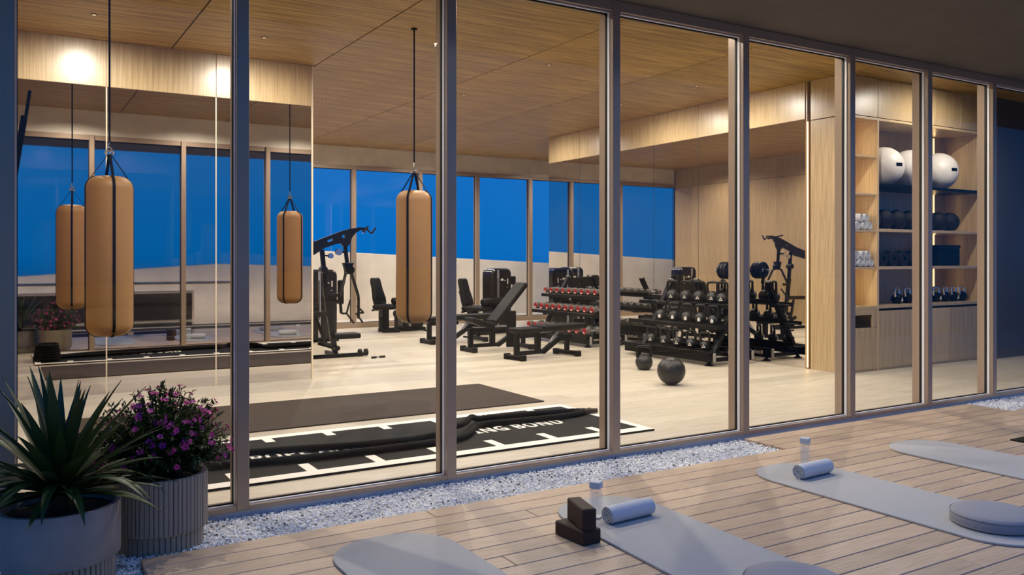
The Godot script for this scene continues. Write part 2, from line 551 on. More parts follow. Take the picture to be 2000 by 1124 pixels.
func room() -> void:
	# floor: boards along x
	var f := thing("floor", "pale oak plank floor of the gym", "floor", v3(0, 0, 0), 0.0, "", "structure")
	obj(f, "slab", G.new().span(v3(-0.6, -0.14, -16.6), v3(15.2, -0.014, -5.0)), m.gap)
	var w := 0.2405
	var row := 0
	var z := -4.985
	while z > -16.3:
		var x := -0.35 - rnd.randf() * 2.2
		while x < 13.0:
			var l := rnd.randf_range(2.6, 3.3)
			var a := maxf(x, -0.35)
			var b := minf(x + l, 14.9)
			if b - a > 0.05:
				obj(f, "plank", G.new().span(v3(a + 0.0008, -0.013, z - w + 0.0008), v3(b - 0.0008, 0.0, z - 0.0008), 0.0012), m["floor_oak%d" % (rnd.randi() % 5)])
			x += l
		z -= w
		row += 1
	# ceiling panels with dark joints
	var c := thing("ceiling", "oak panelled ceiling with dark joints", "ceiling", v3(0, 0, 0), 0.0, "", "structure")
	obj(c, "slab", G.new().span(v3(-0.6, CEIL + 0.012, -16.6), v3(15.2, CEIL + 0.2, -4.7)), m.gap)
	var xs := [-0.4, 1.545, 3.11, 5.0, 6.85, 8.72, 10.6, 12.5, 14.95]
	var zs := [-4.95, -6.65, -9.62, -12.9, -16.3]
	for i in xs.size() - 1:
		for k in zs.size() - 1:
			obj(c, "panel", G.new().span(v3(xs[i] + 0.006, CEIL, zs[k + 1] + 0.003), v3(xs[i + 1] - 0.006, CEIL + 0.012, zs[k] - 0.003), 0.002), m["ceiling_oak%d" % (rnd.randi() % 3)])
	# the roof over everything, so that the sky comes in only through the glass
	var r := G.new().span(v3(-3.0, CEIL + 0.2, -17.2), v3(15.6, CEIL + 0.5, -3.14), 0.01)
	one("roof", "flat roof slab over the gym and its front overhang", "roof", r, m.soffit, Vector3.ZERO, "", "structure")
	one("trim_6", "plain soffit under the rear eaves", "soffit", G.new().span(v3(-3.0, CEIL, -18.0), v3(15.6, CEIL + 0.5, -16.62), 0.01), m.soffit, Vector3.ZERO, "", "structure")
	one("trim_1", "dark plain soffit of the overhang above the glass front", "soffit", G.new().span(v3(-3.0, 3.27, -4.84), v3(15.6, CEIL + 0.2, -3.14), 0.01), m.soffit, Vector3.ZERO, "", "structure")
	# west wall of the front room, closed behind the plants
	one("wall_west", "oak wall at the closed end of the front room", "wall", G.new().span(v3(-0.6, 0, -9.6), v3(-0.37, CEIL, -4.83)), m.oak1, Vector3.ZERO, "", "structure")
	# west wall of the rear room: oak panels
	var ww := thing("wall_rear_west", "oak panelled wall of the rear room seen in the side mirror", "wall", Vector3.ZERO, 0.0, "", "structure")
	obj(ww, "core", G.new().span(v3(2.6, 0, -16.2), v3(2.83, CEIL, -9.75)), m.gap)
	var pz := [-16.13, -15.55, -14.26, -12.86, -11.4, -9.77]
	for i in pz.size() - 1:
		obj(ww, "panel", G.new().span(v3(2.82, 0.0, pz[i] + 0.002), v3(2.85, 3.185, pz[i + 1] - 0.002), 0.002), oak())
		obj(ww, "panel", G.new().span(v3(2.82, 3.192, pz[i] + 0.002), v3(2.85, CEIL, pz[i + 1] - 0.002), 0.002), oak())
	# east ends
	one("wall_rear_east", "plain plaster wall closing the rear room past the mirror wall", "wall", G.new().span(v3(12.9, 0, -16.2), v3(13.1, CEIL, -7.2)), m.plaster, Vector3.ZERO, "", "structure")
	one("wall_east", "dark wall closing the front room past the shelving", "wall", G.new().span(v3(14.9, 0, -7.2), v3(15.1, CEIL, -4.83)), m.dark_wall, Vector3.ZERO, "", "structure")
	one("wall_beside_shelves", "dark wall beside the shelving behind the last pane", "wall", G.new().span(v3(11.72, 0, -7.2), v3(15.0, CEIL, -6.55)), m.dark_wall, Vector3.ZERO, "", "structure")

func facade() -> void:
	# right edges and widths of the uprights, measured along the front
	var R := [0.055, 1.191, 2.505, 3.844, 5.165, 6.494, 7.64, 8.75, 10.0, 11.3, 12.6, 13.9, 15.0]
	var top := 3.19
	for i in R.size() - 1:
		var x0: float = R[i]
		var x1: float = R[i + 1] - 0.068
		var name_: String = ["first full bay of the glass front, behind the planters", "second bay of the glass front, before the two floor mats", "third bay of the glass front, before the battle rope end", "fourth bay of the glass front, before the loose kettlebell", "fifth bay of the glass front, at the end of the gravel strip", "sixth bay of the glass front, before the towel niche", "seventh bay of the glass front, before the shelves with lights", "dark eighth bay of the glass front past the shelves"][i] if i < 8 else "glass front bay number past the shelves"
		var wn := thing("window_%d" % (i + 1), name_, "window", Vector3.ZERO, 0.0, "" if i < 8 else "bays past the shelves", "structure")
		# upright at the bay's right end; its inner fin stands in the room
		obj(wn, "mullion", G.new().span(v3(x1, -0.02, -4.998), v3(R[i + 1], 3.27, -4.83), 0.003), m.frame)
		obj(wn, "sill_rail", G.new().span(v3(x0, -0.02, -4.96), v3(x1, 0.006, -4.832), 0.002), m.frame)
		obj(wn, "head_rail", G.new().span(v3(x0, top + 0.004, -4.96), v3(x1, 3.27, -4.832), 0.002), m.frame)
		var gk := G.new()
		var bd := G.new()
		for s in [[x0, x0 + 0.010, x0 + 0.005], [x1 - 0.010, x1, x1 - 0.005]]:
			gk.span(v3(s[0], 0.004, -4.916), v3(s[1], top, -4.896))
			bd.span(v3(minf(s[2], s[0] if s[0] == x0 else s[2]), 0.004, -4.893), v3(s[2] if s[0] == x0 else x1, top, -4.868))
		for s in [[0.004, 0.016], [top - 0.012, top + 0.004]]:
			gk.span(v3(x0 + 0.012, s[0], -4.912), v3(x1 - 0.012, s[1], -4.898))
			bd.span(v3(x0 + 0.012, s[0] - (0.004 if s[0] < 1 else -0.004), -4.880), v3(x1 - 0.012, s[1] - 0.004, -4.866))
		obj(wn, "gasket", gk, m.gasket)
		obj(wn, "glazing_bead", bd, m.bead)
		obj(wn, "pane", G.new().span(v3(x0 + 0.008, 0.01, -4.908), v3(x1 - 0.008, top - 0.006, -4.902)), m.glass)
	one("trim_2", "corner post at the closed end of the glass front", "post", G.new().span(v3(-0.30, -0.12, -5.0), v3(0.055, 3.27, -4.83), 0.004), m.frame, Vector3.ZERO, "", "structure")
	one("wall_front", "plain outer wall beside the corner post", "wall", G.new().span(v3(-3.0, -0.3, -5.0), v3(-0.30, 3.27, -4.84)), m.outer_plaster, Vector3.ZERO, "", "structure")
	one("trim_3", "cream band above the glass front on the room side", "wall band", G.new().span(v3(-0.37, 3.27, -4.96), v3(15.0, CEIL, -4.85)), m.plaster, Vector3.ZERO, "", "structure")
	one("trim_4", "pale plinth under the glass front behind the gravel", "plinth", G.new().span(v3(-0.3, -0.16, -4.99), v3(15.0, -0.02, -4.845), 0.002), m.plinth, Vector3.ZERO, "", "structure")

func rear_glazing() -> void:
	var xs := [2.85, 4.63, 6.092, 7.56, 8.928, 10.3, 11.7, 12.9]
	for i in xs.size() - 1:
		var x0: float = xs[i]
		var x1: float = xs[i + 1] - 0.09
		var wn := thing("window_%d" % (i + 21), ["rear window next to the oak wall, seen in the mirrors", "rear window behind the multi gym", "rear window between the multi gym and the hanging bag", "rear window right behind the bag near the leg machine", "rear window behind the upright weight tower", "rear window beside the mirror wall corner", "rear window hidden past the mirror wall"][i], "window", Vector3.ZERO, 0.0, "", "structure")
		obj(wn, "mullion", G.new().span(v3(x1, 0.10, BACK - 0.10), v3(xs[i + 1], 3.19, BACK + 0.03), 0.003), m.frame)
		obj(wn, "sill_rail", G.new().span(v3(x0, 0.0, BACK - 0.10), v3(xs[i + 1], 0.10, BACK + 0.04), 0.003), m.frame)
		obj(wn, "head_rail", G.new().span(v3(x0, 3.19, BACK - 0.10), v3(xs[i + 1], 3.26, BACK + 0.03), 0.003), m.frame)
		var gk := G.new()
		gk.span(v3(x0, 0.1, BACK - 0.06), v3(x0 + 0.012, 3.19, BACK - 0.045)).span(v3(x1 - 0.012, 0.1, BACK - 0.06), v3(x1, 3.19, BACK - 0.045))
		gk.span(v3(x0 + 0.012, 3.178, BACK - 0.06), v3(x1 - 0.012, 3.19, BACK - 0.045)).span(v3(x0 + 0.012, 0.1, BACK - 0.06), v3(x1 - 0.012, 0.112, BACK - 0.045))
		obj(wn, "gasket", gk, m.gasket)
		obj(wn, "pane", G.new().span(v3(x0 + 0.008, 0.106, BACK - 0.056), v3(x1 - 0.008, 3.184, BACK - 0.05)), m.glass)
	one("trim_5", "cream band above the rear windows", "wall band", G.new().span(v3(2.85, 3.26, BACK - 0.12), v3(12.9, CEIL, BACK + 0.0)), m.plaster, Vector3.ZERO, "", "structure")

func mirrors() -> void:
	# the wall that carries the mirror facing the terrace
	var w := thing("wall_center", "oak header band and core of the wall with the wide mirror", "wall", Vector3.ZERO, 0.0, "", "structure")
	obj(w, "core", G.new().span(v3(-0.6, 0, -9.76), v3(3.075, CEIL, MIR - 0.008)), m.oak1)
	obj(w, "end_trim", G.new().span(v3(3.075, 0, -9.76), v3(3.095, CEIL, MIR + 0.004), 0.002), m.mirror_edge)
	var sx := [-0.36, 0.917, 2.005, 3.075]
	for i in 3:
		obj(w, "header_panel", G.new().span(v3(sx[i] + 0.003, 3.17, MIR - 0.01), v3(sx[i + 1] - 0.003, CEIL, MIR + 0.004), 0.0015), oak(i))
	var mr := thing("wall_mirror", "wide wall mirror in upright sheets facing the terrace, behind the punching bags", "mirror")
	for i in 3:
		obj(mr, "mirror_sheet", G.new().span(v3(sx[i] + 0.006, 0.0, MIR - 0.008), v3(sx[i + 1] - 0.006, 3.165, MIR)), m.mirror)
	for i in [1, 2]:
		obj(mr, "joint_strip", G.new().span(v3(sx[i] - 0.006, 0.0, MIR - 0.008), v3(sx[i] + 0.006, 3.165, MIR + 0.002)), m.mirror_edge)
	# the side mirror wall
	var e := thing("wall_mirror_side", "oak header band and core of the side wall with the mirror", "wall", Vector3.ZERO, 0.0, "", "structure")
	obj(e, "core", G.new().span(v3(SIDE + 0.008, 0, -13.087), v3(SIDE + 0.25, CEIL, -7.2)), m.oak0)
	var sz := [-13.087, -12.102, -11.115, -10.128, -9.142, -8.15, -7.22]
	for i in sz.size() - 1:
		obj(e, "header_panel", G.new().span(v3(SIDE - 0.004, 3.17, sz[i] + 0.003), v3(SIDE + 0.01, CEIL, sz[i + 1] - 0.003), 0.0015), oak())
	var ms := thing("wall_mirror", "tall side mirror in upright sheets behind the weight racks", "mirror")
	for i in sz.size() - 1:
		obj(ms, "mirror_sheet", G.new().span(v3(SIDE, 0.0, sz[i] + 0.002), v3(SIDE + 0.008, 3.165, sz[i + 1] - 0.002)), m.mirror)
	for i in range(1, sz.size() - 1):
		obj(ms, "joint_strip", G.new().span(v3(SIDE - 0.001, 0.0, sz[i] - 0.003), v3(SIDE + 0.008, 3.165, sz[i] + 0.003)), m.gasket)

func strip_light(called: String, label: String, a: Vector3, b: Vector3, face: Vector3, power: float) -> void:
	var t := thing(called, label, "led light", (a + b) * 0.5)
	var c := (a + b) * 0.5
	obj(t, "diffuser_tube", G.new().rod(a - c, b - c, 0.008, 12), m.led)
	# a long narrow area lamp just in front of the glowing tube
	var l := AreaLight3D.new()
	l.name = "glow_lamp"
	l.light_color = Color(1.0, 0.83, 0.55)
	l.area_size = Vector2(0.02, (b - a).length())
	l.area_normalize_energy = true
	l.light_energy = power * 0.6
	l.area_range = 20.0
	l.shadow_enabled = true
	l.position = face * 0.012
	l.basis = Basis.looking_at(face, Vector3.UP)
	t.add_child(l, true)

func cabinet() -> void:
	var zf := -6.62
	var zb := -7.14
	var t := thing("shelving_unit", "built-in oak shelving unit with towel niche, open shelves and cupboard doors", "shelving")
	var s := G.new
	# carcass
	obj(t, "side_panel", G.new().span(v3(SIDE, 0, zb), v3(SIDE + 0.05, 3.135, zf), 0.002), m.oak0)
	obj(t, "side_panel", G.new().span(v3(SIDE, 3.145, zb), v3(SIDE + 0.05, CEIL, zf), 0.002), m.oak2)
	obj(t, "side_panel", G.new().span(v3(11.60, 0, zb), v3(11.66, 3.15, zf), 0.002), m.oak1)
	obj(t, "divider", G.new().span(v3(9.322, 0.0, zb), v3(9.357, 3.15, zf), 0.002), m.oak2)
	obj(t, "back_panel", G.new().span(v3(SIDE + 0.05, 0.0, zb - 0.03), v3(11.60, CEIL, zb), 0.0), m.oak1)
	obj(t, "top_board", G.new().span(v3(SIDE + 0.05, 3.12, zb), v3(11.60, 3.15, zf + 0.001), 0.002), m.oak2)
	# upper doors
	var ux := [SIDE + 0.052, 9.333, 10.07, 10.52, 11.1, 11.66]
	for i in ux.size() - 1:
		obj(t, "upper_door", G.new().span(v3(ux[i] + 0.003, 3.158, zf - 0.02), v3(ux[i + 1] - 0.003, CEIL - 0.004, zf), 0.0015), oak())
	obj(t, "core", G.new().span(v3(SIDE + 0.05, 3.15, zb), v3(11.66, CEIL, zf - 0.021)), m.gap)
	# shelves
	for y in [2.661, 2.193, 1.737, 1.281]:
		obj(t, "niche_shelf", G.new().span(v3(SIDE + 0.05, y - 0.012, zb), v3(9.322, y + 0.012, zf - 0.012), 0.002), m.oak0)
	obj(t, "dark_shelf", G.new().span(v3(9.357, 2.30, zb), v3(11.60, 2.335, zf), 0.002), m.black, "black metal shelf")
	for y in [1.752, 1.28]:
		obj(t, "shelf", G.new().span(v3(9.357, y - 0.018, zb), v3(11.60, y + 0.018, zf), 0.002), m.oak2)
	obj(t, "counter", G.new().span(v3(9.357, 0.772, zb), v3(11.60, 0.81, zf), 0.002), m.oak0)
	obj(t, "counter", G.new().span(v3(SIDE + 0.05, 0.772, zb), v3(9.322, 0.81, zf), 0.002), m.oak0)
	obj(t, "shadow_gap", G.new().span(v3(9.357, 0.745, zb), v3(11.60, 0.772, zf - 0.03)), m.gap)
	# towel chute and lower doors
	obj(t, "chute_frame", G.new().span(v3(SIDE + 0.05, 0.70, zf - 0.02), v3(9.322, 0.771, zf), 0.0015).span(v3(9.225, 0.545, zf - 0.02), v3(9.322, 0.70, zf), 0.0015).span(v3(SIDE + 0.05, 0.545, zf - 0.02), v3(8.80, 0.70, zf), 0.0015), m.oak1)
	obj(t, "lower_door", G.new().span(v3(SIDE + 0.053, 0.03, zf - 0.02), v3(9.32, 0.542, zf), 0.0015), m.oak1)
	obj(t, "chute_lining", G.new().span(v3(SIDE + 0.05, 0.54, zb), v3(9.322, 0.772, zb + 0.15)), m.gap)
	for d in [[9.36, 10.11], [10.115, 10.86], [10.865, 11.598]]:
		obj(t, "lower_door", G.new().span(v3(d[0] + 0.002, 0.03, zf - 0.02), v3(d[1] - 0.002, 0.742, zf), 0.0015), oak())
	obj(t, "toe_board", G.new().span(v3(SIDE + 0.05, 0.0, zb), v3(11.60, 0.027, zf - 0.012)), m.oak1)
	strip_light("led_strip", "glowing upright led strip at the rear corner of the open shelves", v3(11.30, 0.83, zb + 0.016), v3(11.30, 3.10, zb + 0.016), v3(0, 0, 1), 0.16)
	strip_light("led_strip", "glowing led strip in the towel niche beside its back corner", v3(8.80, 0.83, zb + 0.03), v3(8.80, 3.10, zb + 0.03), v3(0.8, 0, 0.6), 0.95)
	strip_light("led_strip", "glowing upright led strip between side mirror and shelving", v3(SIDE - 0.004, 0.02, -7.18), v3(SIDE - 0.004, 3.13, -7.18), v3(-1, 0, 0), 0.08)
	# exercise balls
	for b in [[9.80, -6.87, "white exercise ball beside the divider, first on the black shelf"], [10.36, -6.88, "white exercise ball, middle one of three on the black shelf"], [11.0, -6.87, "white exercise ball in front of the glowing strip on the black shelf"]]:
		var o := thing("exercise_ball", b[2], "exercise ball", v3(b[0], 2.335 + 0.255, b[1]), 0.0, "exercise balls on the black shelf")
		obj(o, "ball", G.new().ball(Vector3.ZERO, 0.255, 40), m.exercise_ball)
		var d := v3(-0.13, 0.03, 0.99).normalized()
		var Bz := Basis.looking_at(-d, Vector3.UP)
		obj(o, "plug_label", G.new().soft(d * 0.250, v3(0.10, 0.045, 0.016), 0.008, Bz), m.black)
	# medicine balls
	var k := 0
	for x in [9.50, 9.77, 10.04, 10.31, 10.68, 10.95, 11.22]:
		var o := thing("medicine_ball", "black medicine ball, %s from the divider on the upper oak shelf" % ORD[k], "medicine ball", v3(x, 1.77 + 0.132, -6.85), k * 0.7, "medicine balls on the upper oak shelf")
		obj(o, "ball", G.new().ball(Vector3.ZERO, 0.132, 28), m.rubber)
		var seam := []
		for q in 32:
			seam.append(v3(cos(TAU * q / 32) * 0.1325, sin(TAU * q / 32) * 0.1325, 0))
		obj(o, "seam", G.new().tube(seam, 0.003, 5, true), m.iron)
		k += 1
	# rolled dark mats and a black box
	k = 0
	for x in [9.58, 9.80, 10.02, 10.24]:
		var o := thing("foam_roller", "dark foam roller lying endways, %s from the divider on the lower oak shelf" % ORD[k], "foam roller", v3(x, 1.298, -6.9), 0.0, "foam rollers on the lower oak shelf")
		obj(o, "roll", G.new().lathe([Vector2(0.03, -0.19), Vector2(0.095, -0.19), Vector2(0.1, -0.185), Vector2(0.1, 0.185), Vector2(0.095, 0.19), Vector2(0.03, 0.19), Vector2(0.03, -0.19)], 24, Transform3D(Basis(Vector3.RIGHT, PI / 2), v3(0, 0.1, 0))), m.rubber)
		obj(o, "core_tube", G.new().lathe([Vector2(0.024, -0.19), Vector2(0.03, -0.19), Vector2(0.03, 0.19), Vector2(0.024, 0.19)], 20, Transform3D(Basis(Vector3.RIGHT, PI / 2), v3(0, 0.1, 0))), m.black)
		k += 1
	var bx := thing("storage_box", "black storage box with lid before the glowing strip on the lower oak shelf", "box", v3(10.98, 1.298, -6.87), 0.0)
	obj(bx, "body", G.new().box(v3(0, 0.12, 0), v3(0.50, 0.24, 0.34), 0.006), m.black)
	obj(bx, "lid", G.new().box(v3(0, 0.262, 0), v3(0.516, 0.04, 0.356), 0.006), m.black)
	# kettlebells with bright handles on the counter
	k = 0
	for x in [9.98, 10.2, 10.835, 11.047, 11.239, 11.44]:
		var o := thing("steel_kettlebell", "black kettlebell with bright steel handle, %s along the counter" % ORD[k], "kettlebell", v3(x, 0.81, -6.8), 0.2 - 0.1 * (k % 3), "steel handled kettlebells on the counter")
		kettlebell_parts(o, 0.072, 0.215, m.black, m.chrome, k % 2 == 0)
		k += 1
	# rolled towels in the niche
	k = 0
	var tw := [[9.215, 1.749, 0], [9.10, 1.749, 0], [8.985, 1.749, 0], [9.155, 1.849, 0], [9.04, 1.849, 0], [9.245, 1.293, 0], [9.135, 1.293, 0], [9.025, 1.293, 0], [8.915, 1.293, 0], [9.19, 1.389, 0], [9.08, 1.389, 0], [8.97, 1.389, 0]]
	for p in tw:
		var up: bool = p[1] > 1.5
		var o := thing("rolled_towel", "white rolled towel, %s of the stack on the %s niche shelf" % [ORD[k if up else k - 5], "upper" if up else "lower"], "towel", v3(p[0], p[1] + 0.052, -6.80), PI / 2 + (0.12 if k % 3 == 1 else 0.0), "rolled towels in the niche")
		towel_parts(o, 0.30, 0.052, k)
		k += 1

func towel_parts(o: Node3D, l: float, r: float, s: int) -> void:
	# along local x; the rolled layers show at both ends
	var prof := []
	var n := 10
	for i in n + 1:
		var f := float(i) / n
		var e := minf(f, 1.0 - f) * l
		prof.append(Vector2(r * (1.0 - 0.06 * exp(-e * 60.0)) * (1.0 + 0.015 * sin(f * 23.0 + s)), (f - 0.5) * l))
	var X := Transform3D(Basis(Vector3.BACK, -PI / 2), Vector3.ZERO)
	var full := [Vector2(0, -l / 2 + 0.014), Vector2(r * 0.9, -l / 2 + 0.014)]
	full.append_array(prof)
	full.append_array([Vector2(r * 0.9, l / 2 - 0.014), Vector2(0, l / 2 - 0.014)])
	obj(o, "roll", G.new().lathe(full, 24, X, 0.5), m.towel)
	for e in [-1.0, 1.0]:
		var P := []
		for i in 56:
			var a := i * 0.38 + s
			var rr := r * (0.10 + 0.84 * i / 55.0)
			P.append(v3(e * (l / 2 - 0.008), sin(a) * rr, cos(a) * rr))
		var sp := G.new()
		for i in P.size() - 1:
			sp.bar(P[i], P[i + 1], 0.016, r * 0.11, 0.0, v3(0, P[i].y + P[i + 1].y, P[i].z + P[i + 1].z).normalized())
		obj(o, "spiral_edge", sp, m.towel)

func kettlebell_parts(o: Node3D, r: float, h: float, body: Material, handle: Material, badge := true, word := false) -> void:
	var p := [Vector2(0, 0), Vector2(r * 0.62, 0), Vector2(r * 0.70, r * 0.06)]
	for i in 13:
		var a := -0.88 + (0.88 + PI / 2) * i / 12.0
		p.append(Vector2(maxf(r * cos(a), 0.0), r * 0.86 + r * sin(a)))
	obj(o, "body", G.new().lathe(p, 28), body)
	var base := r * 1.55
	var w := maxf(r * 0.80, 0.057)
	var P := [v3(-w * 0.80, base - r * 0.35, 0), v3(-w * 0.95, base, 0), v3(-w * 1.1, base + (h - base) * 0.45, 0)]
	for i in 7:
		var a := PI - PI * i / 6.0
		P.append(v3(cos(a) * w * 0.5 + signf(cos(a)) * w * (0.58 if absf(cos(a)) > 0.01 else 0.0), h - 0.016 - w * 0.45 + sin(a) * w * 0.45, 0))
	P.append_array([v3(w * 1.1, base + (h - base) * 0.45, 0), v3(w * 0.95, base, 0), v3(w * 0.80, base - r * 0.35, 0)])
	var rr := []
	for i in P.size():
		rr.append(0.0165 + 0.006 * (1.0 if i < 2 or i > P.size() - 3 else 0.0))
	obj(o, "handle", G.new().tube(P, rr, 10), handle)
	if badge:
		var tri := PackedVector2Array()
		var Xb := Transform3D(Basis(Vector3.RIGHT, 0.06), v3(0, r * 0.72, r * 0.985))
		if word:
			obj(o, "badge", G.new().prism(PackedVector2Array([Vector2(-0.018, -0.026), Vector2(0.018, -0.026), Vector2(0.02, 0.012), Vector2(0.0, 0.028), Vector2(-0.02, 0.012)]), 0.006, Xb), m.white, "white number badge")
		else:
			var gb := G.new()
			for i in 3:
				var a0 := PI / 2 + TAU * i / 3
				var a1 := PI / 2 + TAU * (i + 1) / 3
				var p0 := Vector2(cos(a0), sin(a0)) * 0.030
				var p1 := Vector2(cos(a1), sin(a1)) * 0.030
				gb.prism(PackedVector2Array([p0, p1, p1 * 0.55, p0 * 0.55]), 0.006, Xb)
			obj(o, "badge", gb, m.white, "white triangle badge")

func outside() -> void:
	# grounds
	one("floor_terrace_rear", "paved ground outside the rear windows", "ground", G.new().span(v3(-6, -0.2, -26), v3(22, -0.05, -16.26)), m.outer_plaster, Vector3.ZERO, "", "structure")
	# garden building behind the rear windows, with a shallow gable
	var poly := PackedVector2Array([Vector2(-7, -0.1), Vector2(20, -0.1), Vector2(20, 1.02), Vector2(12.6, 1.275), Vector2(5.4, 1.62), Vector2(1.1, 1.40), Vector2(-7, 1.0)])
	one("garden_wall", "pale rendered garden wall with sloping top outside the rear windows", "wall", G.new().prism(poly, 0.3, Transform3D(Basis.IDENTITY, v3(0, 0, -19.15)), 0.01), m.outer_plaster, Vector3.ZERO, "", "structure")
	# low building behind the camera, seen in the mirror
	var hz := 1.6
	var h := thing("garden_building", "low pale building across the pool with a dark window, seen only in the mirror", "building", Vector3.ZERO, 0.0, "", "structure")
	var hp := PackedVector2Array([Vector2(-9, -0.4), Vector2(16, -0.4), Vector2(16, 0.95), Vector2(4.38, 1.275), Vector2(0.3, 1.02), Vector2(-9, 0.7)])
	obj(h, "wall", G.new().prism(hp, 0.3, Transform3D(Basis.IDENTITY, v3(0, 0, hz + 0.15)), 0.01), m.outer_plaster)
	obj(h, "ledge", G.new().span(v3(-3.0, 0.80, hz - 0.03), v3(5.0, 0.83, hz + 0.05), 0.004), m.soffit)
	obj(h, "window_frame", G.new().span(v3(-0.6, 0.59, hz - 0.02), v3(3.84, 0.63, hz + 0.02), 0.003).span(v3(-0.6, -0.29, hz - 0.02), v3(3.84, -0.25, hz + 0.02), 0.003).span(v3(3.80, -0.25, hz - 0.02), v3(3.84, 0.59, hz + 0.02), 0.003).span(v3(2.42, -0.25, hz - 0.02), v3(2.54, 0.59, hz + 0.02), 0.003), m.frame)
	obj(h, "pane", G.new().span(v3(-0.6, -0.25, hz - 0.008), v3(3.80, 0.59, hz - 0.002)), m.dark_glass)
	var ll := thing("ground_light_line", "long low light line at the foot of the pale building across the pool", "ground light", v3(3.5, -0.16, 0.75))
	obj(ll, "housing", G.new().box(v3(0, 0.0, 0), v3(15.0, 0.06, 0.06), 0.004), m.black)
	obj(ll, "diffuser", G.new().box(v3(0, 0.031, 0.0), v3(14.9, 0.006, 0.03), 0.001), m.lamp_face)
	var al := AreaLight3D.new()
	al.name = "lamp"
	al.light_color = Color(1.0, 0.93, 0.84)
	al.area_size = Vector2(14.9, 0.03)
	al.area_normalize_energy = true
	al.light_energy = 14.0
	al.area_range = 20.0
	al.shadow_enabled = true
	al.position = v3(0, 0.036, 0.0)
	al.basis = Basis.looking_at(v3(0, 1, 0.5).normalized(), Vector3.BACK)
	ll.add_child(al, true)
	one("floor_pool_edge", "paved strip between the pool and the pale building", "ground", G.new().span(v3(-8, -0.5, 0.65), v3(18, -0.15, hz)), m.pave, Vector3.ZERO, "", "structure")
	one("pool", "narrow blue pool past the edge of the deck", "pool", G.new().span(v3(-8, -0.5, -2.02), v3(18, -0.16, 0.65)), m.pool_water, Vector3.ZERO, "", "structure")
	one("floor_subsoil", "ground under the deck and the gravel", "ground", G.new().span(v3(-8, -0.5, -5.0), v3(18, -0.085, -2.06)), m.gravel_bed, Vector3.ZERO, "", "structure")

func terrace() -> void:
	var d := thing("floor_deck", "timber terrace deck of boards laid along the glass front", "deck", Vector3.ZERO, 0.0, "", "structure")
	var w := 0.1425
	var y := -0.03
	var g := 0.0028
	for r in 19:
		var z1 := -4.34 + w * (r - 3)   # far edge
		var a := 0.56 if r >= 3 else 5.04
		var b := 10.8 if r >= 3 else 8.1
		if r == 0:
			z1 = -4.34 - 3 * w
		var cuts := [a]
		if r >= 3:
			match r:
				3: cuts.append_array([2.05, 6.2])
				5: cuts.append_array([2.54, 6.9])
				9: cuts.append_array([2.05, 5.9])
				_: cuts.append_array([3.0 + fmod(r * 1.37, 3.2), 7.2 + fmod(r * 0.9, 2.0)])
		cuts.append(b)
		for i in cuts.size() - 1:
			obj(d, "deck_board", G.new().span(v3(cuts[i] + (0.002 if i > 0 else 0.0), y - 0.045, z1 + g), v3(cuts[i + 1] - (0.002 if i < cuts.size() - 2 else 0.0), y, z1 + w - g), 0.003), m["deck_wood%d" % (rnd.randi() % 5)])
	var j := G.new()
	for x in [0.62, 1.8, 3.0, 4.2, 5.4, 6.6, 7.8, 9.0, 10.2]:
		j.span(v3(x, -0.085, -4.33), v3(x + 0.05, y - 0.046, -2.07))
	obj(d, "joist", j, m.gap)
	# white gravel
	var mm := MultiMesh.new()
	mm.transform_format = MultiMesh.TRANSFORM_3D
	mm.use_colors = true
	var sg := G.new()
	var ico := [v3(0, 1, 0), v3(0.9, 0.3, 0.1), v3(0.2, 0.25, 0.95), v3(-0.85, 0.35, 0.4), v3(-0.5, 0.2, -0.85), v3(0.6, 0.4, -0.8), v3(0, -0.8, 0)]
	for i in range(1, 6):
		var nx := i % 5 + 1
		for tip in [0, 6]:
			var n: Vector3 = (ico[i] + ico[nx] + ico[tip]).normalized()
			sg.tri(ico[i], ico[nx], ico[tip], n, n, n)
	mm.mesh = sg.mesh()
	var X := []
	var C := []
	var areas := [[-0.28, 5.05, -4.838, -4.342, 21000], [-0.28, 0.555, -4.34, -3.2, 6000], [8.1, 10.8, -4.838, -4.345, 8000]]
	for A in areas:
		for i in A[4]:
			var px := rnd.randf_range(A[0], A[1])
			var pz := rnd.randf_range(A[2], A[3])
			var s := rnd.randf_range(0.0045, 0.0098)
			var B := Basis(Vector3(rnd.randf() - 0.5, rnd.randf() - 0.5, rnd.randf() - 0.5).normalized(), rnd.randf() * TAU).scaled(v3(s * rnd.randf_range(0.8, 1.4), s * rnd.randf_range(0.7, 1.0), s * rnd.randf_range(0.8, 1.4)))
			var bump := 0.006 * sin(px * 3.1) * sin(pz * 17.0 + px)
			X.append(Transform3D(B, v3(px, -0.064 + bump + rnd.randf() * 0.016, pz)))
			var c := rnd.randf_range(0.72, 0.95)
			if rnd.randf() < 0.045:
				c = rnd.randf_range(0.05, 0.2)
			C.append(Color(c, c * 0.99, c * 0.97))
	mm.instance_count = X.size()
	for i in X.size():
		mm.set_instance_transform(i, X[i])
		mm.set_instance_color(i, C[i])
	var mi := MultiMeshInstance3D.new()
	mi.name = "gravel"
	mi.multimesh = mm
	mi.material_override = m.gravel
	add_child(mi)
	tag(mi, "white marble gravel with dark specks along the glass front", "gravel", "", "stuff")
	one("gravel_base", "compacted pale bed under the white gravel", "gravel", G.new().span(v3(-0.29, -0.084, -4.84), v3(5.035, -0.062, -4.345)).span(v3(-0.29, -0.084, -4.344), v3(0.55, -0.062, -3.0)).span(v3(8.105, -0.084, -4.84), v3(10.8, -0.062, -4.345)), m.gravel_bed, Vector3.ZERO, "", "stuff")

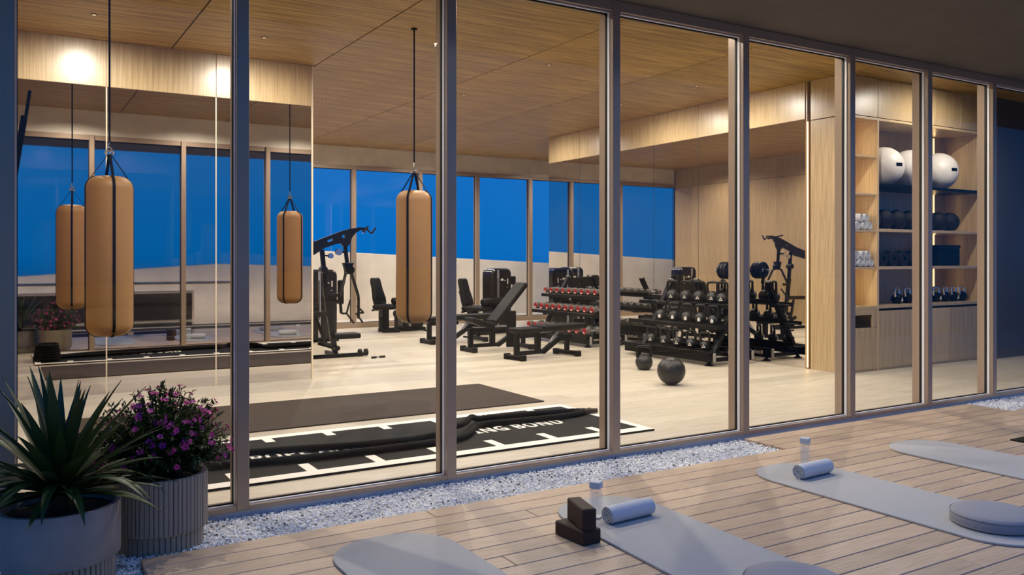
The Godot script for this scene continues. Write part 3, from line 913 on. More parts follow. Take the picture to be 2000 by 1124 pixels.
func bags() -> void:
	for b in [[0.736, -7.47, "tan heavy punching bag nearest the planters, hung on a thin cord", 0.09], [3.432, -7.514, "tan heavy punching bag hung in front of the rear windows", 0.777]]:
		var t := thing("punching_bag", b[2], "punching bag", v3(b[0], 0, b[1]), b[3], "hanging punching bags")
		var r := 0.176
		var y0 := 0.775
		var y1 := 2.06
		var c := 0.10
		var p := [Vector2(0, y0)]
		for i in 9:
			var a := -PI / 2 + PI / 2 * i / 8
			p.append(Vector2(r - c + cos(a) * c, y0 + c + sin(a) * c))
		for i in 9:
			var a := PI / 2 * i / 8
			p.append(Vector2(r - c + cos(a) * c, y1 - c + sin(a) * c))
		p.append(Vector2(0, y1))
		obj(t, "body", G.new().lathe(p, 48), m.leather)
		# four straps from the ring, down the sides and under the bag
		for k in 2:
			var P := [v3(0.012, 2.235, 0)]
			P.append(v3(r * 0.80, y1 - 0.02, 0))
			for i in 8:
				var a := PI / 2 - PI / 2 * (i + 2) / 9.0
				P.append(v3(r - c + cos(a) * (c + 0.003), y1 - c + sin(a) * (c + 0.003), 0))
			P.append(v3(r + 0.003, (y0 + y1) / 2, 0))
			for i in 9:
				var a := -PI / 2 * i / 8
				P.append(v3(r - c + cos(a) * (c + 0.003), y0 + c + sin(a) * (c + 0.003), 0))
			P.append(v3(0, y0 - 0.003, 0))
			for side in 2:
				var g := G.new()
				var B := Basis(Vector3.UP, PI / 2 * k + PI * side)
				for i in P.size() - 1:
					g.bar(B * P[i], B * P[i + 1], 0.022, 0.004, 0.0, B * v3(0.7, 0.7, 0))
				obj(t, "strap", g, m.strap)
		var ring := []
		for i in 20:
			ring.append(v3(cos(TAU * i / 20) * 0.03, 2.25 + sin(TAU * i / 20) * 0.012, sin(TAU * i / 20) * 0.03))
		obj(t, "ring", G.new().tube(ring, 0.007, 8, true), m.chrome)
		var hook := []
		for i in 12:
			var a := -PI * 0.5 + TAU * 0.8 * i / 11
			hook.append(v3(cos(a) * 0.017, 2.275 + sin(a) * 0.02, 0))
		hook.append(v3(0, 2.34, 0))
		obj(t, "hook", G.new().tube(hook, 0.005, 8), m.chrome)
		obj(t, "cord", G.new().rod(v3(0, 2.335, 0), v3(0, CEIL, 0), 0.0075, 8), m.strap if b[0] > 2 else m.strap)
		obj(t, "ceiling_plate", G.new().lathe([Vector2(0, CEIL - 0.012), Vector2(0.03, CEIL - 0.012), Vector2(0.033, CEIL)], 16), m.black)

func text_mesh(s: String, height: float, depth: float, bold := true) -> TextMesh:
	var tm := TextMesh.new()
	var f := SystemFont.new()
	f.font_names = PackedStringArray(["Droid Sans"])
	f.font_weight = 800 if bold else 400
	tm.font = f
	tm.text = s
	tm.font_size = 64
	tm.pixel_size = height / 46.0
	tm.depth = depth
	return tm

func floor_mats() -> void:
	# black training mat with white print
	var x0 := 0.36
	var x1 := 4.53
	var z0 := -6.60
	var z1 := -5.25
	var t := thing("training_mat", "long black training mat with white border, ticks and lettering", "mat", Vector3.ZERO)
	obj(t, "mat", G.new().span(v3(x0, 0.0, z0), v3(x1, 0.016, z1), 0.003), m.mat_black)
	var b := G.new()
	var y := 0.0167
	var e := 0.003
	var line := func(a: float, c: float, p: float, q: float) -> void:
		b.span(v3(a, 0.0155, p), v3(c, y, q))
	line.call(x0 + e, x1 - e, z1 - 0.118, z1 - e)
	line.call(x0 + e, x1 - e, z0 + e, z0 + 0.105)
	line.call(x1 - 0.075, x1 - e, z0 + 0.105, z1 - 0.118)
	line.call(x0 + e, x0 + 0.075, z0 + 0.105, z1 - 0.118)
	var x := 0.78
	while x < 4.4:
		line.call(x - 0.036, x + 0.036, z1 - 0.325, z1 - 0.118)
		line.call(x - 0.036, x + 0.036, z0 + 0.105, z0 + 0.235)
		x += 0.4745
	obj(t, "printed_border", b, m.mat_white)
	for w in [["ROPE AND", 1.87, 0.80], ["ING BOND", 3.63, 0.84]]:
		var tm := text_mesh(w[0], 0.19, 0.001)
		var o := obj(t, "printed_word", tm, m.mat_white, "white lettering %s" % w[0])
		var bb := tm.get_aabb()
		var s: float = w[2] / bb.size.x
		o.transform = Transform3D(Basis(v3(s, 0, 0), v3(0, 0, -0.17 / bb.size.y), v3(0, 1, 0)), v3(w[1], 0.0168, -5.905) - v3((bb.position.x + bb.size.x / 2) * s, 0, -(bb.position.y + bb.size.y / 2) * 0.17 / bb.size.y))
	# plain mat
	one("floor_mat", "long plain dark brown exercise mat beside the lettered one", "mat", G.new().span(v3(0.42, 0.0, -8.18), v3(4.516, 0.012, -6.856), 0.003), m.mat_brown)
	# two battle ropes from the anchor
	var ra := [[0.6, -5.95], [1.0, -5.77], [1.4, -5.69], [1.776, -5.63], [2.134, -5.61], [2.45, -5.61], [2.732, -5.615], [2.93, -5.64], [3.09, -5.755], [3.27, -5.965], [3.42, -6.017], [3.861, -5.975], [4.20, -5.985], [4.40, -6.05]]
	var rb := [[0.6, -6.05], [1.0, -6.02], [1.473, -5.99], [1.727, -5.946], [2.216, -5.83], [2.606, -5.80], [2.842, -5.84], [3.039, -5.86], [3.16, -5.95], [3.30, -6.11], [3.46, -6.245], [3.65, -6.225], [3.962, -6.204], [4.25, -6.15], [4.44, -6.075]]
	var k := 0
	for pts in [ra, rb]:
		var cv := Curve3D.new()
		for i in pts.size():
			var lift := 0.042
			if k == 1 and pts[i][0] > 3.02 and pts[i][0] < 3.36:
				lift = 0.088
			var prev: Array = pts[maxi(i - 1, 0)]
			var next: Array = pts[mini(i + 1, pts.size() - 1)]
			var tg := v3(next[0] - prev[0], 0, next[1] - prev[1]) / 6.0
			cv.add_point(v3(pts[i][0], lift, pts[i][1]), -tg, tg)
		cv.bake_interval = 0.009
		var P: Array = Array(cv.get_baked_points())
		var o := thing("battle_rope", ["thick black battle rope lying nearer the glass, across the lettering", "thick black battle rope lying further back, with brown grip end"][k], "rope", Vector3.ZERO, 0.0, "battle ropes on the black mat")
		obj(o, "rope", G.new().tube(P, 0.0255, 12, false, 42.0, 3), m.rope)
		var a: Vector3 = P[P.size() - 1]
		var d: Vector3 = (a - P[P.size() - 6]).normalized()
		var gr := []
		var rr := []
		for i in 19:
			gr.append(a + d * (0.0065 * i - 0.01))
			rr.append(0.021 if i % 3 != 2 else 0.0235)
		obj(o, "grip", G.new().tube(gr, rr, 12), m.cork_dark, "brown ribbed grip")
		k += 1
	# rope anchor: a pile of rope round a weighted block
	var an := thing("rope_anchor", "black rope wound round the anchor block at the mat end, seen in the mirror", "rope anchor", v3(0.52, 0.0165, -6.1), 0.05)
	obj(an, "block", G.new().box(v3(0, 0.10, 0), v3(0.18, 0.20, 0.40), 0.01), m.rope)
	for i in 6:
		var y0 := 0.03 + 0.034 * i
		var s := 1.0 - 0.035 * i
		var P := []
		for q in 40:
			var a := TAU * q / 40
			P.append(v3(signf(cos(a)) * pow(absf(cos(a)), 0.5) * 0.15 * s, y0, signf(sin(a)) * pow(absf(sin(a)), 0.5) * 0.25 * s))
		obj(an, "coil", G.new().tube(P, 0.02, 10, true), m.rope)

func racks() -> void:
	# each rack: two leaning posts, three trays, base beams with the maker's mark
	for R in [[-7.95, "black three tier rack of kettlebells beside the side mirror", "kettlebell_rack"], [-10.61, "black three tier rack of dumbbells further along the side mirror", "dumbbell_rack"]]:
		var zn: float = R[0]
		var t := thing(R[2], R[1], "weight rack", v3(0, 0, zn))
		var l := 1.80
		var tr := [[8.27, 0.775], [8.07, 0.505], [7.93, 0.175]]
		for s in tr:
			var g := G.new()
			g.box(v3(s[0], s[1] - 0.012, -l / 2), v3(0.30, 0.018, l), 0.004, Basis(Vector3.BACK, 0.10))
			g.box(v3(s[0] - 0.155, s[1] - 0.012, -l / 2), v3(0.016, 0.055, l), 0.004)
			g.box(v3(s[0] + 0.15, s[1] + 0.03, -l / 2), v3(0.016, 0.06, l), 0.004)
			obj(t, "tray", g, m.black)
		for z in [-0.105, -1.50]:
			obj(t, "post", G.new().bar(v3(7.90, 0.06, z), v3(8.48, 1.08, z), 0.055, 0.085, 0.006, v3(0, 0, 1)), m.black)
			obj(t, "post_cap", G.new().bar(v3(8.474, 1.072, z), v3(8.486, 1.092, z), 0.05, 0.08, 0.005, v3(0, 0, 1)), m.grey_cap, "light grey cap")
			obj(t, "foot_bar", G.new().bar(v3(7.86, 0.07, z), v3(8.52, 0.07, z), 0.05, 0.05, 0.005), m.black)
			for s in tr:
				obj(t, "bracket", G.new().bar(v3(s[0] - 0.12, s[1] - 0.045, z), v3(s[0] + 0.16, s[1] - 0.02, z), 0.03, 0.05, 0.004), m.black)
			for x in [7.87, 8.50]:
				obj(t, "foot", G.new().lathe([Vector2(0, 0), Vector2(0.062, 0), Vector2(0.06, 0.008), Vector2(0.03, 0.022), Vector2(0.018, 0.05)], 16, Transform3D(Basis.IDENTITY, v3(x, 0, z))), m.black)
		for x in [7.835, 8.53]:
			var bm := obj(t, "base_beam", G.new().box(v3(x, 0.115, -l / 2 + 0.02), v3(0.035, 0.13, l), 0.006), m.black)
			obj(bm, "end_cap", G.new().soft(v3(x, 0.115, 0.03), v3(0.042, 0.125, 0.03), 0.02), m.grey_cap, "light grey rounded end cap")
			if x > 8:
				for s in [-1, 1]:
					# the maker's word and its triangle, on both faces of the rear beam
					var tm := text_mesh("Reebok", 0.06, 0.002)
					var bb := tm.get_aabb()
					var o := obj(bm, "lettering", tm, m.white, "white lettering Reebok")
					var k := 0.24 / bb.size.x
					var bs := Basis(v3(0, 0, k), v3(0, k, 0), v3(-k, 0, 0)) if s < 0 else Basis(v3(0, 0, -k), v3(0, k, 0), v3(k, 0, 0))
					o.transform = Transform3D(bs, v3(x + s * 0.0185, 0.09, -0.40 if s < 0 else -0.13))
					o.transform.origin -= bs * v3(bb.position.x, bb.position.y, 0)
					var g := G.new()
					for i in 3:
						var a0 := PI / 2 + TAU * i / 3
						var a1 := PI / 2 + TAU * (i + 1) / 3
						var p0 := Vector2(cos(a0), sin(a0)) * 0.036
						var p1 := Vector2(cos(a1), sin(a1)) * 0.036
						g.prism(PackedVector2Array([p0, p1, p1 * 0.5, p0 * 0.5]), 0.002, Transform3D(Basis(Vector3.UP, PI / 2), v3(x + s * 0.0185, 0.108, -0.095 if s < 0 else -0.45)))
					obj(bm, "emblem", g, m.white, "white triangle emblem")
	# kettlebells, three tiers
	var tiers := [
		[8.22, 0.79, [[-9.14, 0.088, 0.30], [-8.86, 0.088, 0.30], [-8.60, 0.088, 0.30], [-8.34, 0.088, 0.30], [-8.165, 0.080, 0.30]], "top", false],
		[8.06, 0.52, [[-9.20, 0.082, 0.27], [-8.93, 0.080, 0.265], [-8.67, 0.079, 0.262], [-8.41, 0.078, 0.26], [-8.17, 0.068, 0.26]], "middle", true],
		[7.93, 0.19, [[-9.25, 0.076, 0.245], [-8.98, 0.073, 0.245], [-8.71, 0.071, 0.245], [-8.45, 0.070, 0.245], [-8.19, 0.064, 0.24]], "bottom", false]]
	for T in tiers:
		for i in 5:
			var q: Array = T[2][i]
			var o := thing("kettlebell", "black kettlebell, %s from the far end on the %s tier of its rack" % [ORD[i], T[3]], "kettlebell", v3(T[0], T[1] + 0.004, q[0]), -PI / 2 + 0.5, "kettlebells on the rack")
			kettlebell_parts(o, q[1], q[2], m.iron, m.black_metal, true, T[4])
	# dumbbells, lying across the trays
	var k := 0
	var head := PackedVector2Array()
	for i in 8:
		head.append(Vector2(cos(TAU * (i + 0.5) / 8), sin(TAU * (i + 0.5) / 8)))
	for T in [[8.27, 0.80, 10, "top", 0.052], [8.07, 0.53, 10, "middle", 0.058], [7.93, 0.20, 9, "bottom", 0.064]]:
		var src: Node3D = null
		for i in T[2]:
			var label := "red ended dumbbell, %s from the far end on the %s tier of its rack" % [ORD[i], T[3]]
			var at := v3(T[0], T[1] + T[4] * 0.95, -12.30 + i * (1.62 / (T[2] - 1)))
			if src:
				copy(src, "dumbbell", label, at)
				continue
			src = thing("dumbbell", label, "dumbbell", at, 0.0, "dumbbells on the rack")
			var sc := PackedVector2Array()
			for p in head:
				sc.append(p * T[4])
			for s in [-1.0, 1.0]:
				var X := Transform3D(Basis(Vector3.UP, PI / 2), v3(s * 0.105, 0, 0))
				obj(src, "head", G.new().prism(sc, 0.085, X, 0.010), m.dumbbell_grey)
			obj(src, "handle", G.new().rod(v3(-0.07, 0, 0), v3(0.07, 0, 0), 0.016, 12), m.silver)
			obj(src, "red_collar", G.new().lathe([Vector2(T[4] * 0.30, 0.0), Vector2(T[4] * 0.86, 0.0), Vector2(T[4] * 0.86, 0.008), Vector2(T[4] * 0.2, 0.014)], 16, Transform3D(Basis(Vector3.BACK, PI / 2), v3(-0.148, 0, 0))), m.red, "red end face")
			obj(src, "weight_mark", G.new().box(v3(-0.160, -T[4] * 0.45, 0), v3(0.006, 0.014, 0.045), 0.001), m.white)
	# plates on a horn at the end of the kettlebell rack
	var hn := thing("plate_horn", "black plate holder horn on top of the kettlebell rack post", "plate holder", v3(8.42, 1.0, -8.15))
	obj(hn, "upright", G.new().bar(v3(0.06, 0.05, 0), v3(0.0, 0.25, 0), 0.03, 0.04, 0.004), m.black)
	obj(hn, "peg", G.new().rod(v3(-0.02, 0.235, 0.06), v3(-0.02, 0.235, -0.32), 0.014), m.silver)
	for i in 3:
		var pz := -8.22 - 0.05 * i
		var pl := thing("weight_plate", "black weight plate, %s from the near end on the horn above the rack" % ORD[i], "weight plate", v3(8.40, 1.235, pz), 0.0, "weight plates on the horn")
		obj(pl, "disc", G.new().lathe([Vector2(0.0145, -0.018), Vector2(0.035, -0.018), Vector2(0.04, -0.008), Vector2(0.085, -0.008), Vector2(0.092, -0.02), Vector2(0.115, -0.02), Vector2(0.118, -0.016), Vector2(0.118, 0.016), Vector2(0.115, 0.02), Vector2(0.092, 0.02), Vector2(0.085, 0.008), Vector2(0.04, 0.008), Vector2(0.035, 0.018), Vector2(0.0145, 0.018)], 32, Transform3D(Basis(Vector3.RIGHT, PI / 2), Vector3.ZERO)), m.black_metal)
		obj(pl, "hub", G.new().lathe([Vector2(0.0145, -0.024), Vector2(0.026, -0.024), Vector2(0.026, 0.024), Vector2(0.0145, 0.024)], 20, Transform3D(Basis(Vector3.RIGHT, PI / 2), Vector3.ZERO)), m.silver)

func benches() -> void:
	# local x runs from the seat end to the head end
	for b in [[v3(5.98, 0, -9.88), 0.14, 0.0, "flat black weight bench nearest the glass, in front of the dumbbell rack"], [v3(5.92, 0, -11.12), 0.02, 0.82, "black weight bench with its backrest raised, in the middle of the row"], [v3(5.90, 0, -12.5), 0.05, 0.0, "flat black weight bench at the far end of the row"]]:
		var t := thing("weight_bench", b[3], "bench", b[0], b[1], "adjustable weight benches")
		obj(t, "front_foot", G.new().box(v3(0.05, 0.035, 0), v3(0.07, 0.06, 0.34), 0.006), m.black)
		for s in [-1.0, 1.0]:
			obj(t, "foot_block", G.new().box(v3(0.05, 0.04, s * 0.17), v3(0.085, 0.08, 0.07), 0.008), m.rubber)
			obj(t, "foot_block", G.new().box(v3(1.02, 0.04, s * 0.23), v3(0.085, 0.08, 0.07), 0.008), m.rubber)
		obj(t, "front_post", G.new().bar(v3(0.08, 0.06, 0), v3(0.08, 0.345, 0), 0.06, 0.07), m.black)
		obj(t, "low_beam", G.new().bar(v3(0.05, 0.085, 0), v3(0.60, 0.085, 0), 0.055, 0.055), m.black)
		obj(t, "middle_post", G.new().bar(v3(0.46, 0.06, 0), v3(0.46, 0.33, 0), 0.06, 0.08), m.black)
		obj(t, "slanted_beam", G.new().bar(v3(0.55, 0.075, 0), v3(0.93, 0.295, 0), 0.055, 0.07), m.black)
		obj(t, "top_beam", G.new().bar(v3(0.08, 0.325, 0), v3(0.62, 0.325, 0), 0.06, 0.06), m.black)
		obj(t, "rear_beam", G.new().bar(v3(0.85, 0.27, 0), v3(1.10, 0.27, 0), 0.06, 0.07), m.black)
		obj(t, "rear_post", G.new().bar(v3(1.02, 0.06, 0), v3(1.02, 0.27, 0), 0.055, 0.06), m.black)
		obj(t, "rear_foot", G.new().box(v3(1.02, 0.045, 0), v3(0.06, 0.06, 0.46), 0.006), m.black)
		obj(t, "transport_handle", G.new().rod(v3(0.08, 0.21, 0), v3(-0.05, 0.235, 0.02), 0.013), m.rubber)
		obj(t, "slide_rail", G.new().box(v3(0.42, 0.362, 0), v3(0.55, 0.018, 0.10), 0.003), m.silver, "bright steel slide rail")
		var tilt: float = b[2]
		var st := 0.30 if tilt > 0.0 else 0.0
		var Bs := Basis(Vector3.BACK, -st)
		obj(t, "seat_pad", G.new().soft(v3(0.24, 0.405 + st * 0.08, 0), v3(0.40, 0.07, 0.30), 0.022, Bs), m.pad)
		obj(t, "seat_plate", G.new().box(v3(0.24, 0.366 + st * 0.08, 0), v3(0.34, 0.012, 0.22), 0.003, Bs), m.black)
		var pv := v3(0.47, 0.385, 0)
		var Bt := Basis(Vector3.BACK, tilt)
		obj(t, "back_pad", G.new().soft(pv + Bt * v3(0.42, 0.035, 0), v3(0.80, 0.075, 0.30), 0.022, Bt), m.pad)
		obj(t, "back_plate", G.new().box(pv + Bt * v3(0.40, -0.012, 0), v3(0.70, 0.016, 0.16), 0.003, Bt), m.black)
		obj(t, "pivot_bolt", G.new().rod(v3(0.46, 0.372, -0.09), v3(0.46, 0.372, 0.09), 0.018), m.silver, "bright pivot bolt")
		if tilt > 0.0:
			obj(t, "support_plate", G.new().soft(v3(0.80, 0.31, 0), v3(0.17, 0.56, 0.05), 0.02), m.black)
		else:
			obj(t, "support_strut", G.new().bar(v3(0.70, 0.20, 0), v3(0.86, 0.375, 0), 0.03, 0.04), m.silver)

func tower_parts(t: Node3D, at: Vector3) -> void:
	var poly := PackedVector2Array()
	for i in 9:
		var a := PI * 0.5 * i / 8
		poly.append(Vector2(0.23 - 0.11 + cos(a) * 0.11, 1.10 + sin(a) * 0.11))
	for i in 9:
		var a := PI * 0.5 + PI * 0.5 * i / 8
		poly.append(Vector2(-0.23 + 0.11 + cos(a) * 0.11, 1.10 + sin(a) * 0.11))
	poly.append_array(PackedVector2Array([Vector2(-0.23, 0.10), Vector2(-0.19, 0.03), Vector2(0.19, 0.03), Vector2(0.23, 0.10)]))
	var s := obj(t, "shroud", G.new().prism(poly, 0.34, Transform3D(Basis.IDENTITY, at), 0.03, true), m.shroud)
	obj(s, "silver_band", G.new().box(at + v3(-0.09, 0.62, 0.168), v3(0.045, 1.12, 0.012), 0.004), m.silver, "silver upright band")
	obj(s, "slot", G.new().box(at + v3(-0.10, 0.70, 0.1755), v3(0.018, 0.66, 0.006), 0.002), m.black)
	for q in [[0.0, 1.0, 0.06, 0.035], [0.07, 0.985, 0.03, 0.012], [0.13, 0.97, 0.018, 0.10], [0.12, 0.86, 0.014, 0.014]]:
		obj(s, "instruction_label", G.new().box(at + v3(q[0], q[1], 0.1715), v3(q[2], q[3], 0.003), 0.0005), m.white, "small white label")
	obj(t, "tower_base", G.new().soft(at + v3(0, 0.035, 0), v3(0.50, 0.07, 0.44), 0.03), m.black)

func machines() -> void:
	# leg machine: weight tower, seat with contoured back, two rollers on a cam
	for M in [[v3(8.0, 0, -13.78), 0.10, "black seated leg machine with tall weight tower behind the row of benches"], [v3(6.80, 0, -15.1), 0.10, "black seated leg machine mostly hidden behind the hanging bag by the rear windows"]]:
		var t := thing("leg_machine", M[2], "gym machine", M[0], M[1], "seated leg machines")
		tower_parts(t, Vector3.ZERO)
		var c := v3(-0.62, 0, 0.10)
		# contoured back
		var bp := PackedVector2Array([Vector2(-0.19, 0.0), Vector2(0.19, 0.0), Vector2(0.20, 0.12), Vector2(0.155, 0.30), Vector2(0.15, 0.46), Vector2(0.12, 0.52), Vector2(-0.12, 0.52), Vector2(-0.15, 0.46), Vector2(-0.155, 0.30), Vector2(-0.20, 0.12)])
		var Bb := Basis(Vector3.UP, 0.55) * Basis(Vector3.RIGHT, -0.24)
		obj(t, "backrest", G.new().prism(bp, 0.09, Transform3D(Bb, c + v3(0.02, 0.52, -0.18)), 0.025, true), m.pad)
		obj(t, "backrest_frame", G.new().bar(c + v3(0.0, 0.40, -0.22), c + v3(-0.06, 0.80, -0.30), 0.05, 0.08), m.black)
		obj(t, "seat", G.new().soft(c + v3(0.06, 0.48, 0.03), v3(0.42, 0.09, 0.44), 0.04, Basis(Vector3.UP, 0.55)), m.pad)
		obj(t, "seat_post", G.new().box(c + v3(0.0, 0.27, 0.0), v3(0.14, 0.40, 0.18), 0.01), m.black)
		obj(t, "side_lever", G.new().bar(c + v3(-0.27, 0.42, 0.05), c + v3(-0.12, 0.46, 0.0), 0.05, 0.03), m.black)
		for s in [[0.09, 0.60, 0.17], [0.06, 0.37, 0.30]]:
			obj(t, "roller_pad", G.new().lathe([Vector2(0, -0.22), Vector2(0.055, -0.22), Vector2(0.068, -0.205), Vector2(0.068, 0.205), Vector2(0.055, 0.22), Vector2(0, 0.22)], 20, Transform3D(Basis(Vector3.BACK, -PI / 2 + 0.06), c + v3(s[0] + 0.22, s[1], s[2]))), m.pad)
		obj(t, "cam_disc", G.new().lathe([Vector2(0, -0.03), Vector2(0.13, -0.03), Vector2(0.14, -0.02), Vector2(0.14, 0.02), Vector2(0.13, 0.03), Vector2(0, 0.03)], 28, Transform3D(Basis(Vector3.BACK, PI / 2 - 0.5) , v3(-0.02, 0.56, 0.30))), m.shroud)
		obj(t, "cam_arm", G.new().bar(v3(-0.02, 0.56, 0.30), v3(-0.24, 0.40, 0.36), 0.05, 0.06), m.black)
		obj(t, "base_rail", G.new().bar(c + v3(-0.14, 0.05, 0.06), v3(0.1, 0.05, 0.20), 0.07, 0.07), m.black)
		obj(t, "base_loop", G.new().tube([c + v3(-0.11, 0.30, 0.1), c + v3(-0.11, 0.09, 0.1), c + v3(-0.03, 0.045, 0.13), c + v3(0.12, 0.045, 0.16), c + v3(0.17, 0.09, 0.17), c + v3(0.17, 0.32, 0.17)], 0.035, 8), m.black)
		obj(t, "base_rail", G.new().bar(c + v3(-0.10, 0.03, 0.12), c + v3(0.22, 0.03, 0.22), 0.09, 0.05), m.black)
		obj(t, "side_pad", G.new().soft(v3(0.33, 0.98, 0.06), v3(0.13, 0.16, 0.05), 0.02), m.pad)
		obj(t, "side_arm", G.new().bar(v3(0.36, 0.60, 0.06), v3(0.36, 0.92, 0.05), 0.035, 0.04), m.black)
		obj(t, "side_arm", G.new().bar(v3(0.15, 0.64, 0.06), v3(0.38, 0.64, 0.06), 0.035, 0.04), m.black)
	# a second tower behind the multi gym
	var wt := thing("weight_tower", "black rounded weight tower with a roller, standing behind the multi gym", "gym machine", v3(4.62, 0, -13.9), 0.05)
	tower_parts(wt, Vector3.ZERO)
	obj(wt, "roller_pad", G.new().lathe([Vector2(0, -0.16), Vector2(0.06, -0.16), Vector2(0.07, -0.145), Vector2(0.07, 0.145), Vector2(0.06, 0.16), Vector2(0, 0.16)], 18, Transform3D(Basis(Vector3.BACK, PI / 2), v3(-0.30, 0.56, 0.22))), m.pad)
	obj(wt, "roller_arm", G.new().bar(v3(-0.20, 0.56, 0.1), v3(-0.20, 0.56, 0.26), 0.04, 0.05), m.black)
	obj(wt, "arm_pad", G.new().soft(v3(0.33, 0.82, 0.06), v3(0.10, 0.42, 0.09), 0.03), m.pad)
	obj(wt, "arm", G.new().bar(v3(0.15, 0.66, 0.1), v3(0.36, 0.66, 0.1), 0.05, 0.06), m.shroud)
	# multi gym, its plane along x
	var z := -11.6
	var t := thing("multi_gym", "black multi gym with curved top arm and two hanging press arms", "gym machine", v3(0, 0, z))
	var arm := CSGCombiner3D.new()
	arm.name = "top_arm"
	var plate := CSGPolygon3D.new()
	plate.polygon = PackedVector2Array([Vector2(3.28, 1.36), Vector2(3.28, 1.50), Vector2(3.755, 1.637), Vector2(3.955, 1.715), Vector2(4.14, 1.785), Vector2(4.27, 1.825), Vector2(4.42, 1.85), Vector2(4.55, 1.848), Vector2(4.56, 1.825), Vector2(4.44, 1.81), Vector2(4.37, 1.77), Vector2(4.31, 1.70), Vector2(4.285, 1.62), Vector2(4.24, 1.565), Vector2(4.18, 1.57), Vector2(4.14, 1.615), Vector2(4.06, 1.60), Vector2(3.90, 1.545), Vector2(3.755, 1.45)])
	plate.depth = 0.05
	plate.position.z = 0.025
	plate.material = m.black_metal
	arm.add_child(plate)
	for hole in [[3.985, 1.655, 0.045, 0.016], [4.185, 1.715, 0.02, 0.026]]:
		var cut := CSGPolygon3D.new()
		var hp := PackedVector2Array()
		for i in 18:
			var a := TAU * i / 18
			var p := Vector2(cos(a) * hole[3] + signf(cos(a)) * (hole[2] - 0.016 if hole[2] > 0.03 else 0.0), sin(a) * hole[3])
			hp.append(Vector2(hole[0], hole[1]) + p.rotated(0.38))
		cut.polygon = hp
		cut.depth = 0.2
		cut.position.z = 0.1
		cut.operation = CSGShape3D.OPERATION_SUBTRACTION
		arm.add_child(cut)
	arm.material_override = m.black_metal
	t.add_child(arm)
	obj(t, "mast", G.new().bar(v3(3.87, 1.52, 0), v3(3.935, 0.86, 0), 0.05, 0.06), m.black)
	obj(t, "mast", G.new().bar(v3(3.915, 1.0, 0), v3(4.065, 0.03, 0), 0.055, 0.075), m.black_metal)
	obj(t, "mast_joint", G.new().rod(v3(3.89, 1.24, -0.06), v3(3.89, 1.24, 0.06), 0.05, 16), m.black_metal)
	obj(t, "drop_post", G.new().bar(v3(4.21, 1.60, 0), v3(4.25, 1.27, 0), 0.045, 0.05), m.black)
	obj(t, "pivot_block", G.new().prism(PackedVector2Array([Vector2(-0.08, 0.075), Vector2(0.075, 0.075), Vector2(0.05, 0.03), Vector2(0.085, -0.01), Vector2(0.075, -0.06), Vector2(0.05, -0.085), Vector2(-0.045, -0.085), Vector2(-0.05, -0.03)]), 0.10, Transform3D(Basis.IDENTITY, v3(4.26, 1.26, 0)), 0.008), m.black)
	obj(t, "press_arm", G.new().tube([v3(4.24, 1.19, 0.02), v3(4.20, 1.175, 0.05), v3(4.10, 0.88, 0.13), v3(4.09, 0.83, 0.14), v3(4.10, 0.62, 0.15)], 0.022, 10), m.black_metal)
	obj(t, "press_arm", G.new().tube([v3(4.28, 1.19, -0.02), v3(4.33, 1.175, -0.05), v3(4.455, 0.86, -0.12), v3(4.465, 0.80, -0.13), v3(4.465, 0.52, -0.13)], 0.022, 10), m.black_metal)
	for h in [[v3(4.10, 0.64, 0.15), 0], [v3(4.465, 0.62, -0.13), 1]]:
		var o: Vector3 = h[0]
		var fl := -1.0 if h[1] else 1.0
		obj(t, "handle_grip", G.new().tube([o + v3(0, -0.02, 0), o + v3(0.05, -0.02, 0.02), o + v3(0.07, -0.02, 0.03)], 0.014, 8), m.rubber)
		obj(t, "handle_grip", G.new().rod(o + v3(0.07, -0.02, 0.03), o + v3(0.155 if h[1] == 0 else 0.0, 0.16 if h[1] == 0 else 0.08, -0.06), 0.014, 8), m.rubber)
		obj(t, "handle_grip", G.new().rod(o + v3(0.07 if h[1] == 0 else -0.05, -0.02, 0.03), o + v3(0.155 if h[1] == 0 else 0.03, -0.16, 0.10), 0.014, 8), m.rubber)
	obj(t, "top_handle", G.new().tube([v3(4.54, 1.83, 0), v3(4.58, 1.79, 0.0), v3(4.625, 1.765, 0.0)], 0.012, 8), m.rubber)
	obj(t, "top_handle", G.new().rod(v3(4.62, 1.765, 0.0), v3(4.68, 1.85, 0.0), 0.014, 8), m.rubber)
	obj(t, "top_handle", G.new().rod(v3(4.50, 1.79, 0.0), v3(4.44, 1.85, 0.30), 0.014, 8), m.rubber)
	obj(t, "cable_pulley", G.new().lathe([Vector2(0, -0.012), Vector2(0.03, -0.012), Vector2(0.024, 0), Vector2(0.03, 0.012), Vector2(0, 0.012)], 16, Transform3D(Basis(Vector3.RIGHT, PI / 2), v3(4.50, 1.79, 0))), m.chrome)
	obj(t, "pulley", G.new().lathe([Vector2(0, -0.02), Vector2(0.05, -0.02), Vector2(0.04, 0), Vector2(0.05, 0.02), Vector2(0, 0.02)], 20, Transform3D(Basis(Vector3.RIGHT, PI / 2) , v3(4.10, 1.49, 0.05))), m.chrome, "bright pulley wheel")
	obj(t, "pulley_arm", G.new().bar(v3(4.10, 1.49, 0.03), v3(4.23, 1.49, 0.0), 0.03, 0.03), m.black)
	obj(t, "pulley", G.new().lathe([Vector2(0, -0.02), Vector2(0.038, -0.02), Vector2(0.03, 0), Vector2(0.038, 0.02), Vector2(0, 0.02)], 20, Transform3D(Basis(Vector3.RIGHT, PI / 2), v3(3.985, 1.435, 0.04))), m.chrome, "bright pulley wheel")
	obj(t, "pulley_arm", G.new().bar(v3(3.985, 1.435, 0.02), v3(3.88, 1.44, 0.0), 0.02, 0.02), m.black)
	obj(t, "base_beam", G.new().bar(v3(3.25, 0.03, 0.18), v3(4.42, 0.03, 0.18), 0.05, 0.05), m.black)
